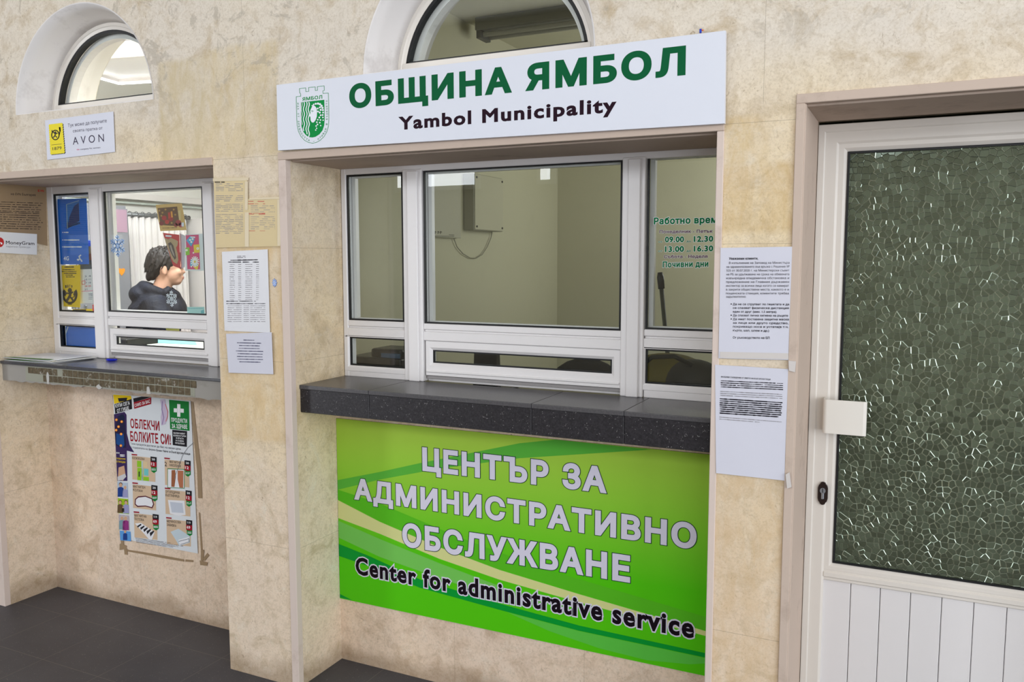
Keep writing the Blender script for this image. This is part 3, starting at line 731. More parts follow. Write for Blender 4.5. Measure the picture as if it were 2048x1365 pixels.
# ================================================================ green banner
def banner():
    y = .2440; c = [PY(u, v, y) for u, v in ((669.5, 837), (1420, 910), (1411, 1353), (678, 1197))]
    c[1] = Vector((-.476, y, c[1].z)); c[2] = Vector((-.476, y, c[2].z)); c[0].x = c[3].x = -1.9535
    t = thing('banner', 'large green banner with white and black lettering on the wall under the stone counter', 'banner', (-1.22, y, .245))
    n = N('printed_green', .5, .15); o = n.sep()
    # printed artwork: yellow-green at the top running into strong green
    f = n.ramp(o[2], .22, .68); f = n.math('ADD', f, n.math('MULTIPLY', n.ramp(o[0], -.75, .75), -.12))
    n.col(n.mix(f, lin((80, 192, 12)), lin((166, 200, 70))))
    MB().prism(c, (0, .004, 0)).build('panel', n.m, t)
    z = lambda a, b: (640+a/2.505, 820+b/2.505)
    Z = Sheet('y', y, t, map=z); Z.clamp = (-1.9533, -.4762)
    A = [mat('band_'+k, v, .5, .15) for k, v in (('green', (86, 172, 58)), ('beige', (206, 208, 140)), ('light', (112, 190, 84)), ('dark', (0, 146, 48)), ('pale', (88, 188, 66)), ('mid', (84, 180, 30)))]
    Z.poly('band', A[0], 1, [(79, 352), (300, 312), (500, 268), (1000, 168), (1180, 150), (1660, 200), (1000, 243), (600, 295), (300, 350), (80, 400)])
    Z.poly('band', A[5], 1, [(82, 450), (85, 400), (300, 470), (700, 640), (1100, 790), (1936, 1040), (1932, 1108), (1300, 922), (900, 800), (600, 690), (300, 560)])
    Z.poly('band', A[1], 2, [(84, 452), (300, 562), (600, 690), (900, 803), (1300, 925), (1933, 1110), (1932, 1134), (1300, 966), (900, 852), (600, 748), (300, 622), (86, 542)])
    Z.poly('band', A[2], 2, [(87, 556), (300, 648), (600, 770), (900, 884), (1200, 985), (900, 944), (600, 845), (300, 738), (88, 640)])
    Z.poly('band', A[3], 3, [(90, 672), (250, 735), (500, 850), (900, 972), (1300, 1082), (1931, 1220), (1930, 1242), (1300, 1108), (900, 1003), (500, 892), (250, 786), (91, 732)])
    Z.poly('band', A[4], 2, [(940, 1016), (1300, 1110), (1930, 1245), (1929, 1272), (1850, 1276), (1640, 1256), (1400, 1196), (1150, 1110)])
    Z.poly('band', A[3], 1, [(93, 922), (163, 956), (94, 940)])
    LIL = mat('letter_white', (212, 208, 224), .35); DK = mat('letter_outline', (12, 52, 44), .6, .12); BK = mat('letter_black', (20, 8, 20), .6, .12)
    for s_, u0, v0, u1, v1, cp in (('ЦЕНТЪР ЗА', 514, 306, 1437, 420, 119), ('АДМИНИСТРАТИВНО', 172, 449, 1886, 702, 108), ('ОБСЛУЖВАНЕ', 414, 684, 1554, 868, 120)):
        Z.text('lettering_outline', DK, 4, s_, u0, v0, u1, v1, cp, bold=.046, track=.005, grow=.022)
        Z.text('lettering', LIL, 5, s_, u0, v0, u1, v1, cp, bold=.046, track=.005)
    s_ = 'Center for administrative service'
    Z.text('lettering_outline', LIL, 4, s_, 180, 824, 1874, 1148, 93, bold=.036, track=.015, grow=.05)
    Z.text('lettering', BK, 5, s_, 180, 824, 1874, 1148, 93, bold=.036, track=.015)
    Z.done()
banner()
# ================================================================ notices and stickers on the hall side
PAPER = mat('paper_white', (206, 206, 217), .7, .2); PAPER2 = mat('paper_sleeve', (204, 204, 208), .3, .4); INK = mat('printed_ink', (46, 42, 50), .8, .1); GREY = mat('faint_ink', (142, 140, 144), .8, .1)
YPAP = mat('yellowed_paper', (206, 186, 140), .45, .4); TAPE = mat('clear_tape', (196, 178, 140), .3, .5); TAPEB = mat('brown_tape_residue', (150, 126, 96), .5, .4); RED = mat('print_red', (188, 40, 50), .6)
def lines(S, rows, u0, u1, name='printed_lines', m=GREY, layer=1, w=1.4, k=0.0, rnd=None, gaps=.12):
    rnd = rnd or random.Random(5)
    for v in rows:
        u = u0
        while u < u1:
            e = min(u+rnd.uniform(5, 16), u1); S.line(name, m, layer, [(u, v+(u-u0)*k), (e, v+(e-u0)*k)], w*rnd.uniform(.6, 1.2)); u = e+rnd.uniform(1.2, 3.0)+(rnd.random() < gaps)*8
# small card sign with the postal stamp
def card_sign():
    px = [(90, 241), (226.5, 223), (230, 304), (94.5, 320)]
    t, S = paper('card_sign', 'y', -.004, px, mat('card_white', (212, 214, 226), .35), 'small white card sign with yellow postage stamp emblem, under the bright fanlight', 'sign', wav=.0005, part='card')
    z = lambda a, b: (a/4.015, b/4.015); Z = Sheet('y', -.004, t, map=z)
    YE = mat('stamp_yellow', (232, 214, 20), .4); BLK = mat('stamp_black', (24, 22, 26), .5)
    def stamp(m, ly, dx, dy):
        L = (395+dx, 1003+dy); R = (500+dx, 990+dy); B = (518+dx, 1228+dy); C = (408+dx, 1240+dy); pts = []
        for a, b, k in ((L, R, 18), (R, B, 26), (B, C, 18), (C, L, 26)):
            nx, ny = (b[1]-a[1]), -(b[0]-a[0]); l = math.hypot(nx, ny)
            for i in range(k):
                f = i/k; w = 5 if i % 2 else 0; pts.append((a[0]+(b[0]-a[0])*f+nx/l*w, a[1]+(b[1]-a[1])*f+ny/l*w))
        Z.poly('stamp', m, ly, pts)
    stamp(BLK, 1, 6, 4); stamp(YE, 2, 0, 0)
    def arcp(cx, cy, rx, ry, a0, a1, n=18): return [(cx+rx*math.cos(math.radians(a0+(a1-a0)*i/n)), cy+ry*math.sin(math.radians(a0+(a1-a0)*i/n))) for i in range(n+1)]
    Z.line('stamp', BLK, 3, arcp(446, 1085, 30, 38, 0, 360), 8); Z.line('stamp', BLK, 3, [(476, 1085), (484, 1050), (478, 1024)], 9)
    Z.poly('stamp', BLK, 3, [(474, 1026), (488, 1020), (489, 1052), (480, 1060)]); Z.poly('stamp', BLK, 3, [(415, 1050), (420, 1042), (426, 1060), (420, 1085)])
    Z.line('stamp', BLK, 3, [(430, 1062), (446, 1078), (462, 1070)], 8); Z.line('stamp', BLK, 3, [(446, 1072), (442, 1092), (430, 1104)], 9); Z.line('stamp', BLK, 3, [(444, 1090), (458, 1104)], 8); Z.disc('stamp', BLK, 3, 446, 1064, 8)
    Z.line('stamp', BLK, 3, [(416, 1165), (496, 1157)], 3)
    Z.text('stamp', BLK, 3, '1879', 424, 1208, 496, 1200, 26, bold=.008)
    INKD = mat('card_ink', (52, 42, 70), .6)
    Z.text('lettering', INKD, 1, 'Тук може да получите', 546, 1022, 858, 983, 28, bold=.0)
    Z.text('lettering', INKD, 1, 'своята пратка от', 586, 1064, 824, 1040, 24, bold=.0)
    Z.text('lettering', INKD, 1, 'AVON', 586, 1163, 836, 1137, 64, bold=0, track=.30)
    Z.text('lettering', mat('card_pink', (214, 30, 110), .6), 1, 'the', 616, 1207, 638, 1205, 12, bold=.01)
    Z.text('lettering', INKD, 1, 'company for women', 644, 1205, 806, 1190, 12, bold=.005)
    Z.done()
card_sign()
# pillar between the two bays
def pillar_notices():
    rnd = random.Random(11)
    t, S = paper('notice', 'y', -.0035, [(427, 360), (494, 357), (498, 494), (432, 496)], YPAP, 'yellowed printed notice under clear tape, at the top of the pillar between the counters', 'notice', wav=.002)
    lines(S, [364.5], 430, 449, rnd=rnd, w=2.0, m=INK, gaps=0)
    lines(S, [368+3.4*i for i in range(30) if i not in (5, 6, 11, 17)], 432, 486, rnd=rnd, w=1.0, m=GREY, gaps=.4)
    S.rect('tape', TAPE, 2, 426, 357, 497, 363, -2); S.rect('tape', TAPE, 3, 490, 363, 496, 420); S.rect('tape', TAPE, 3, 490, 425, 498, 494); S.done()
    t, S = paper('notice', 'y', -.0035, [(495, 398), (558, 394), (561, 493), (498, 494)], YPAP, 'yellowed notice with faint red print on the pillar, beside the other yellowed notice', 'notice', wav=.002)
    lines(S, [403, 408, 427, 428.5, 462], 497, 530, rnd=rnd, w=1.0, m=RED, gaps=.4)
    lines(S, [412, 416, 420, 424, 434, 438, 442, 446, 450, 454, 458], 502, 550, rnd=rnd, w=.9, m=GREY, gaps=.5)
    S.rect('tape', TAPE, 4, 499, 396, 560, 400, -2); S.rect('tape', TAPE, 3, 555, 399, 561, 492); S.done()
    t, S = paper('notice', 'y', -.0045, [(443.5, 504), (535, 499), (540, 666), (449, 662)], PAPER2, 'long white price table notice in a plastic sleeve on the pillar', 'notice', wav=.0025)
    z = lambda a, b: (420+a/3.032, 330+b/3.032); Z = Sheet('y', -.0045, t, map=z)
    lines(Z, [554, 563], 165, 215, w=4, k=-.02, rnd=rnd); lines(Z, [579], 125, 290, w=6, m=INK, k=-.02, rnd=rnd)
    for cx in (125, 165, 215, 275): lines(Z, [590], cx-15, cx+22, w=5, m=INK, rnd=rnd)
    for i in range(18):
        v = 604+12.6*i
        for a, b in ((120, 148), (172, 188), (215, 255), (280, 296)): lines(Z, [v], a, b, w=3.2, rnd=rnd, gaps=.1)
    lines(Z, [827], 100, 278, w=4, m=INK, rnd=rnd); lines(Z, [842], 100, 335, w=4, m=INK, rnd=rnd)
    for i in range(9):
        v = 855+12*i
        for a, b in ((108, 190), (205, 235), (245, 335)): lines(Z, [v], a, b, w=3, rnd=rnd)
    Z.done()
    t, S = paper('notice', 'y', -.0075, [(452, 668), (543, 665), (546.5, 749), (457, 746)], PAPER, 'small white notice with centred text, taped under the price table', 'notice', wav=.002)
    Z = Sheet('y', -.0075, t, map=z)
    for i, (a, b) in enumerate(((205, 268), (165, 310), (178, 300), (175, 300), (158, 322), (168, 318), (165, 318), (168, 320), (180, 306))): lines(Z, [1063+16.5*i], a, b, w=5, k=.02, rnd=rnd, gaps=.02, m=mat('notice_blue_ink', (92, 92, 116), .7))
    Z.done()
    st = MB(); q = PY(549, 566, -.002)
    pts = [(q.x+(.0115 if i % 2 == 0 else .0075)*math.cos(math.pi*i/8), -.0026, q.z+(.016 if i % 2 == 0 else .010)*math.sin(math.pi*i/8)) for i in range(16)]
    st.prism(pts, (0, .002, 0)); o = st.build('snowflake_sticker', mat('sticker_blue', (110, 140, 200), .4), None, loc=q); tag(o, 'small blue snowflake sticker on the pillar beside the price table', 'sticker')
    fl = MB()
    for i in range(4):
        a = math.pi*i/4; fl.box(-.0095, .0095, -.0031, -.0026, -.0006, .0006)
        for k in range(8):
            p = fl.v[-8+k]; fl.v[-8+k] = Vector((q.x+p.x*math.cos(a)-p.z*math.sin(a), p.y, q.z+(p.x*math.sin(a)+p.z*math.cos(a))*1.3))
    fl.build('star_print', mat('sticker_pale', (196, 210, 236), .4), o)
pillar_notices()
def pier_notices():
    rnd = random.Random(4)
    z = lambda a, b: (1420+a/2.73, 480+b/2.73)
    t, S = paper('notice', 'y', -.006, [(1441, 496), (1594, 493.5), (1590, 721), (1437, 717)], PAPER, 'white notice with black bulleted text on the pier beside the door, upper of the pair', 'notice', wav=.003)
    Z = Sheet('y', -.006, t, map=z)
    NI = mat('notice_black_ink', (32, 28, 36), .8, .1)
    def para(rows, bold=0, cap=14):
        for s_, u0, v0, u1, k in rows: Z.text('lettering', NI, 1, s_, u0, v0, u1, v0+k, cap, bold=bold)
    para([('Уважаеми клиенти,', 104, 109, 263, -1)], .02)
    rows = ['В изпълнение на Заповед на Министъра', 'на здравеопазването във връзка с Решение №', '525 от 30.07.2020 г. на Министерски съвет', 'на РБ за удължаване на срока на обявената', 'извънредна епидемична обстановка и', 'предложение на Главния държавен', 'инспектор за всички лица когато се намират', 'в закрити обществени места, каквото е и', 'пощенската станция, клиентите трябва']
    para([(s_, 104 if i == 0 else 91-i*.5, 132+20.7*i, 434-i*.5, -1.5+i*.25) for i, s_ in enumerate(rows)], 0, 12)
    para([('задължително:', 87, 316, 197, 0)], 0, 12)
    rows = ['Да не се струпват по гишетата и да', 'се спазват физическа дистанция', 'един от друг (мин. 1.5 метра)', 'Да спазват лична хигиена на ръцете', 'Да имат поставена защитна маска', 'за лице или друго средство,', 'покриващо носа и устата(в т.ч.', 'кърпа, шал, шлем и др.)']
    para([(s_, 125, 357+20.4*i, (432, 430, 362, 426, 430, 428, 428, 322)[i], 1+i*.2) for i, s_ in enumerate(rows)], .018, 12)
    for i in (0, 3, 4): Z.disc('lettering', NI, 1, 116, 351+20.4*i, 3.5, n=10)
    para([('От ръководството на БП', 125, 540, 325, 2)], .018, 13)
    S.rect('tape', mat('clear_film', (206, 200, 196), .25, .5), 2, 1440, 704, 1577, 716, 3); S.done(); Z.done()
    t, S = paper('notice', 'y', -.006, [(1430, 730), (1581, 739), (1577, 963), (1432, 947)], PAPER, 'white notice with dense small text on the pier beside the door, lower of the pair', 'notice', wav=.004)
    Z = Sheet('y', -.006, t, map=z)
    para([('ФАЛШИВИ СЪОБЩЕНИЯ ОТ ИМЕТО НА БЪЛГАРСКИ ПОЩИ', 60, 752, 330, 15)], .015, 8)
    for i in range(4): lines(Z, [770+11*i], 60, 398, w=4.5, k=.045, rnd=rnd, m=NI, gaps=.02)
    for i in range(3): lines(Z, [828+11*i], 58, 394, w=4, k=.05, rnd=rnd, m=GREY, gaps=.02)
    for i in range(8): lines(Z, [868+11.2*i], 55, (394, 388, 392, 390, 386, 390, 388, 372)[i], w=6, k=.065, rnd=rnd, m=NI, gaps=.01)
    for i in range(2): lines(Z, [968+11*i], 52, (390, 270)[i], w=3.6, k=.08, rnd=rnd, m=GREY, gaps=.02)
    Z.done()
    # tape fringe hanging between and below the notices
    for k, (a, nm) in enumerate((([(1577, 722), (1592, 723), (1590, 745), (1578, 742)], 'clear tape tail hanging between the two notices on the pier'), ([(1571, 950), (1579, 945), (1583, 975), (1574, 978)], 'clear tape tail below the dense notice on the pier'))):
        tag(MB().prism([PY(u, v, -.010 if k == 0 else -.011) for u, v in a], (0, .0015, 0)).build('tape_strip', mat('clear_film', (206, 200, 196), .25, .5), None, loc=PY(*a[0], -.008)), nm, 'tape')
pier_notices()
# posters on the side of the first bay
def reveal_posters():
    rnd = random.Random(8)
    X = -3.6145
    t, S = paper('notice', 'x', X, [(-60, 366), (92, 372), (95, 492), (-60, 455)], mat('brown_sleeve', (150, 126, 96), .4, .4), 'brownish sleeve notice with faded print on the side of the first window bay', 'notice', wav=.002)
    z = lambda a, b: (a/3.033, 330+b/3.033); Z = Sheet('x', X, t, map=z)
    Z.text('lettering', mat('faded_ink', (66, 52, 44), .6), 1, 'на EVN България', 66, 183, 216, 190, 15, bold=.015)
    Z.text('lettering', mat('logo_red', (190, 34, 30), .6), 1, 'E', 230, 163, 241, 163.5, 14, bold=.03); Z.text('lettering', mat('logo_red', (190, 34, 30), .6), 1, 'VN', 243, 163.5, 266, 165, 14, bold=.03)
    for i in range(13): lines(Z, [222+13.5*i-(4 if i > 4 else 0)], -100, 268-rnd.uniform(0, 40), w=4, k=.03, rnd=rnd, m=mat('faded_ink', (66, 52, 44), .6), gaps=.3)
    Z.done()
    t, S = paper('sticker', 'x', X+.004, [(-60, 460), (74, 468.5), (74, 510), (-60, 503)], mat('sticker_white', (222, 222, 224), .4), 'white money transfer sticker with red round logo on the side of the first bay', 'sticker', wav=.001)
    Z = Sheet('x', X+.004, t, map=z)
    Z.disc('lettering', mat('logo_red', (190, 34, 30), .6), 1, -2, 470, 26, 30, n=24); Z.text('lettering', mat('logo_white', (236, 236, 236), .5), 2, 'n', -16, 482, 14, 483, 20, bold=.03)
    Z.text('lettering', mat('logo_dark', (44, 34, 38), .6), 1, 'MoneyGram', 36, 481, 209, 487, 22, bold=.012); Z.text('lettering', GREY, 1, 'парични преводи', 38, 500, 183, 505, 11)
    Z.done()
reveal_posters()
# ================================================================ health poster under the worn counter
def health_poster():
    rnd = random.Random(21); y = .2455
    z = lambda a, b: (220+a/3.791, 780+b/3.791)
    t, _ = paper('poster', 'y', y, [z(22, 30), z(610, 85), z(665, 1243), z(78, 1128)], mat('poster_paper', (214, 218, 222), .45, .4), 'health products poster with red headline and product cards, below the worn counter', 'poster', wav=.003, n=14)
    Z = Sheet('y', y, t, map=z)
    C = lambda k, rgb: mat('poster_'+k, rgb, .6, .15)
    WHT, BLK, RD, GRN, YEL, TAN = C('white', (236, 236, 238)), C('black', (26, 24, 30)), C('red', (150, 16, 34)), C('green', (16, 120, 50)), C('yellow', (230, 196, 20)), C('tan', (206, 180, 152))
    Z.poly('headline_badge', YEL, 1, [(24, 36), (160, 46), (164, 72), (32, 108)])
    Z.poly('headline_badge', BLK, 2, [(34, 110), (164, 70), (168, 146), (40, 182)]); Z.poly('headline_badge', BLK, 2, [(60, 64), (132, 60), (126, 84), (68, 92)])
    Z.text('lettering', WHT, 3, 'КУПИ СЕГА', 44, 138, 152, 112, 26, bold=.02); Z.text('lettering', WHT, 3, 'ОТ ГИШЕ', 56, 174, 146, 150, 26, bold=.02)
    Z.poly('headline_badge', BLK, 1, [(176, 66), (240, 52), (312, 56), (180, 96)]); Z.poly('headline_badge', RD, 2, [(180, 96), (313, 58), (312, 108), (184, 145)])
    Z.text('lettering', WHT, 3, 'САМО ЗА ВАС', 190, 132, 306, 98, 24, bold=.015)
    Z.text('lettering', RD, 1, 'ОБЛЕКЧИ', 156, 290, 376, 312, 72, bold=.026); Z.text('lettering', RD, 1, 'БОЛКИТЕ СИ!', 156, 390, 462, 418, 76, bold=.026)
    SM = C('small_ink', (70, 66, 80))
    Z.text('lettering', SM, 1, 'Тези продукти достигат до Вас на ниски цени', 156, 415, 536, 458, 16); Z.text('lettering', SM, 1, 'с подкрепата на фирма', 158, 442, 344, 464, 15); Z.text('lettering', BLK, 1, 'Green Fabric и Български пощи', 350, 466, 608, 496, 17, bold=.014)
    # tinted torso drawing
    Z.poly('illustration', C('torso', (196, 182, 204)), 1, [(380, 76), (416, 72), (424, 110), (440, 170), (436, 220), (420, 262), (390, 272), (384, 210), (394, 150)])
    Z.line('illustration', C('torso_line', (212, 90, 80)), 2, [(420, 110), (438, 165), (436, 205), (424, 240)], 4); Z.line('illustration', C('torso_dark', (150, 130, 172)), 2, [(398, 90), (394, 150), (408, 210), (396, 262)], 7)
    Z.poly('green_badge', GRN, 1, [(448, 76), (598, 90), (603, 312), (456, 298)])
    Z.rect('green_badge', WHT, 2, 510, 108, 534, 204, 2); Z.rect('green_badge', WHT, 2, 484, 140, 509, 170, 2); Z.rect('green_badge', WHT, 2, 535, 143, 560, 173, 2)
    Z.text('lettering', WHT, 3, 'ПРОДУКТИ', 466, 244, 586, 254, 32, bold=.02); Z.text('lettering', WHT, 3, 'ЗА ЗДРАВЕ', 470, 290, 588, 298, 32, bold=.02)
    Z.poly('green_badge', BLK, 1, [(472, 304), (584, 314), (582, 434), (476, 420)])
    for i, s_ in enumerate(('ОБЛЕКЧАВАТ', 'БОЛКИ В ГЪРБА', 'И КРЪСТА', 'И СТАВНИ', 'ПРОБЛЕМИ')): Z.text('lettering', WHT, 3, s_, (482, 482, 502, 500, 496)[i], 334+19*i, (572, 578, 560, 560, 566)[i], 340+19*i, 12, bold=.02)
    # column of pictures down one side
    NAV = C('navy', (30, 26, 60))
    Z.poly('side_pictures', C('violet', (54, 36, 84)), 1, [(30, 186), (110, 168), (126, 190), (128, 330), (150, 420), (184, 476), (128, 462), (132, 692), (56, 692)])
    Z.poly('side_pictures', NAV, 2, [(36, 300), (60, 200), (104, 186), (112, 240), (120, 330), (124, 440), (84, 440), (44, 420)])
    Z.poly('side_pictures', C('body_blue', (20, 70, 130)), 3, [(48, 330), (84, 340), (104, 330), (110, 420), (96, 440), (48, 410)]); Z.disc('side_pictures', C('head_blue', (16, 28, 60)), 3, 92, 214, 20, 28)
    for a, b in ((50, 228), (90, 242), (66, 280), (48, 306), (86, 336), (84, 424)): Z.disc('side_pictures', C('glow_orange', (240, 130, 30)), 4, a, b, 10); Z.disc('side_pictures', C('glow_yellow', (255, 224, 120)), 5, a, b, 4.5)
    Z.text('lettering', WHT, 4, 'ВЕЧЕ', 50, 484, 74, 486, 11, bold=.02); Z.text('lettering', YEL, 4, 'ПОЩЕНСКИ', 50, 526, 118, 531, 11, bold=.02); Z.text('lettering', YEL, 4, 'СТАНЦИИ', 50, 550, 118, 557, 13, bold=.02); lines(Z, [494, 504], 78, 112, m=WHT, layer=4, w=6, rnd=rnd)
    Z.poly('side_pictures', C('skin', (200, 160, 130)), 2, [(66, 590), (108, 576), (118, 640), (100, 690), (60, 680)]); Z.poly('side_pictures', C('shoe', (196, 196, 200)), 3, [(58, 660), (116, 636), (124, 660), (100, 684), (60, 690)])
    def figure(x, y0, h, body, hair, ly=3):
        Z.poly('side_pictures', body, ly, [(x-.22*h, y0), (x-.2*h, y0-.62*h), (x, y0-.72*h), (x+.2*h, y0-.62*h), (x+.22*h, y0)]); Z.disc('side_pictures', C('skin', (200, 160, 130)), ly+1, x, y0-.82*h, .11*h, .14*h); Z.disc('side_pictures', hair, ly, x, y0-.87*h, .13*h, .14*h)
    for (a, b, c_, d, col) in ((56, 698, 134, 812, (176, 190, 206)), (60, 822, 138, 936, (150, 184, 30)), (66, 946, 144, 1060, (180, 168, 176)), (74, 1068, 156, 1142, (86, 150, 214))): Z.poly('side_pictures', C('pic%d' % b, col), 2, [(a, b), (c_, b+8), (c_+4, d+8), (a+4, d)])
    GH = C('grey_hair', (190, 186, 186)); DH = C('dark_hair', (60, 46, 40))
    figure(82, 812, 108, C('blue_coat', (30, 60, 130)), DH); figure(116, 818, 92, C('lilac_coat', (150, 150, 190)), GH)
    figure(78, 934, 96, C('brown_coat', (96, 76, 50)), DH); figure(122, 938, 100, C('lilac_coat', (150, 150, 190)), DH); figure(100, 928, 44, C('dark_coat', (60, 60, 50)), DH)
    figure(92, 1060, 104, C('teal_coat', (120, 150, 160)), GH); figure(120, 1066, 110, C('plum_coat', (140, 50, 120)), GH); figure(116, 1140, 76, C('blue_coat', (30, 60, 130)), GH)
    # six product cards
    cards = [((166, 500), (340, 700), 'КОСМОКОЛАН', None, 0), ((414, 528), (598, 742), 'МАГНИТНИ', 'НАКОЛЕНКИ', 1), ((172, 716), (346, 916), 'МАГНИТЕН', 'КОЛАН', 2), ((418, 756), (606, 962), 'ОРТОПЕДИЧНА', 'ВЪЗГЛАВНИЦА', 3), ((182, 936), (356, 1140), 'МАГНИТНА', 'ПОСТЕЛКА', 4), ((428, 980), (610, 1190), 'МЕРИНОСОВА', 'ЗАВИВКА', 5)]
    for (a, b), (c_, d), l1, l2, k in cards:
        Z.poly('product_card', TAN, 1, [(a, b), (c_, b+20), (c_+4, d), (a+4, d-20)]); Z.rect('product_card', RD, 2, a-2, b-14, a+40, b-4, 4)
        w = 12 if k == 1 else 0
        if k == 1: Z.text('lettering', BLK, 2, '2', a+2, b+52, a+18, b+54, 36, bold=.01)
        o = 34 if k == 1 else 0
        Z.text('lettering', BLK, 2, l1, a+4+o, b+26, a+(96 if k not in (3, 5) else 112)+o*.8, b+36, 19, bold=.012)
        if l2: Z.text('lettering', BLK, 2, l2, a+4+o, b+52, a+(76 if k != 3 else 110)+o*1.4, b+62, 19, bold=.012)
        # price tag: dark, red and green bands
        x = c_-32; yv = b+6
        Z.poly('price_tag', BLK, 3, [(x, yv), (x+46, yv+6), (x+46, yv+44), (x, yv+38)]); Z.poly('price_tag', RD, 3, [(x, yv+38), (x+46, yv+44), (x+46, yv+80), (x+24, yv+84), (x, yv+76)]); Z.poly('price_tag', GRN, 3, [(x+4, yv+76), (x+24, yv+84), (x+46, yv+80), (x+46, yv+112), (x+26, yv+126), (x+6, yv+112)])
        pr = '69' if k > 3 else '12'; Z.text('lettering', WHT, 4, pr, x+6, yv+66, x+32, yv+70, 22, bold=.022); Z.text('lettering', WHT, 4, '119' if k > 3 else '20', x+10, yv+28, x+34, yv+31, 16, bold=.018)
        lines(Z, [yv+94, yv+103], x+10, x+40, m=WHT, layer=4, w=4, rnd=rnd)
    LIM = C('lime', (140, 190, 40)); TEAL = C('teal', (110, 190, 190)); OFF = C('offwhite', (226, 226, 230)); DRK = C('dark_grey', (40, 38, 44)); MAR = C('maroon', (90, 34, 50))
    for q in ((206, 538, 238, 586, LIM), (252, 544, 284, 590, C('picsand', (214, 190, 150))), (208, 592, 252, 686, LIM), (258, 598, 292, 650, TEAL), (254, 660, 296, 690, LIM), (240, 540, 250, 690, C('stripe', (180, 200, 200)))): Z.rect('product_card', q[4], 2, *q[:4], 3)
    Z.rect('product_card', DRK, 3, 218, 620, 226, 660); 
    Z.rect('product_card', GRN, 2, 436, 596, 566, 744, 6); Z.rect('product_card', OFF, 3, 440, 602, 562, 740, 5); Z.poly('product_card', C('knee', (150, 92, 62)), 4, [(468, 610), (496, 608), (500, 660), (490, 738), (466, 736)]); Z.poly('product_card', C('knee2', (176, 110, 80)), 4, [(514, 612), (558, 614), (556, 744), (528, 742), (514, 680)])
    Z.poly('product_card', MAR, 3, [(190, 830), (214, 808), (270, 804), (322, 824), (336, 870), (322, 900), (270, 886), (210, 890), (188, 870)]); Z.poly('product_card', OFF, 4, [(198, 834), (216, 818), (270, 812), (316, 830), (328, 868), (318, 890), (270, 878), (212, 880), (196, 866)])
    Z.poly('product_card', OFF, 3, [(440, 836), (566, 842), (574, 950), (520, 956), (456, 940)]); Z.poly('product_card', C('pillow_shade', (190, 196, 208)), 4, [(456, 850), (550, 860), (560, 935), (470, 930)])
    Z.poly('product_card', OFF, 3, [(190, 1014), (236, 1010), (340, 1080), (318, 1140), (300, 1138)]);
    for i in range(5): Z.poly('product_card', DRK, 4, [(206+24*i, 1034+13*i), (236+24*i, 1016+13*i), (240+24*i, 1026+13*i), (212+24*i, 1046+13*i+(8*i)//2)])
    Z.poly('product_card', C('blanket', (190, 204, 212)), 3, [(460, 1078), (520, 1054), (606, 1110), (606, 1160), (526, 1186), (500, 1140)]); Z.poly('product_card', OFF, 4, [(520, 1138), (600, 1116), (602, 1160), (530, 1182)]); Z.line('product_card', C('fold', (110, 120, 130)), 5, [(524, 1150), (600, 1130), (602, 1154), (536, 1174)], 4)
    for i in range(4): lines(Z, [1126+10*i], 194+i*2, 600-(i*40 if i else 140), m=SM, w=3.2, k=.14, rnd=rnd, gaps=.02)
    Z.line('crease', C('crease', (120, 120, 124)), 6, [(636, 400), (590, 440), (550, 500), (530, 560), (500, 640), (492, 680)], 3)
    Z.done()
    tt = thing('poster_tape', 'brown tape strips and residue framing the health poster on the wall', 'tape', PY(*z(400, 1280), .2475))
    def tp(pts, d=0): MB().prism([PY(*z(a, b), .2478-d) for a, b in pts], (0, .001, 0)).build('tape_strip', TAPEB, tt)
    tp([(612, 90), (630, 92), (668, 420), (690, 600), (698, 824), (668, 822), (660, 620), (640, 420)]); tp([(672, 930), (682, 936), (700, 1210), (688, 1216)]); tp([(120, 1212), (250, 1232), (420, 1262), (560, 1288), (560, 1304), (400, 1278), (240, 1246), (124, 1226)], .0004)
    tp([(572, 1288), (630, 1294), (630, 1308), (570, 1304)]); tp([(80, 1130), (102, 1136), (104, 1176), (126, 1184), (122, 1208), (72, 1216), (74, 1170), (84, 1166)], .0008); tp([(106, 1200), (128, 1206), (132, 1252), (110, 1250)], .001)
    tp([(680, 1296), (740, 1310), (734, 1336), (684, 1330)], .001); tp([(704, 1282), (736, 1240), (752, 1256), (716, 1300)], .0004); tp([(688, 1210), (712, 1216), (706, 1300), (688, 1296)], .0008); tp([(18, 40), (30, 60), (34, 130), (26, 130)])
health_poster()
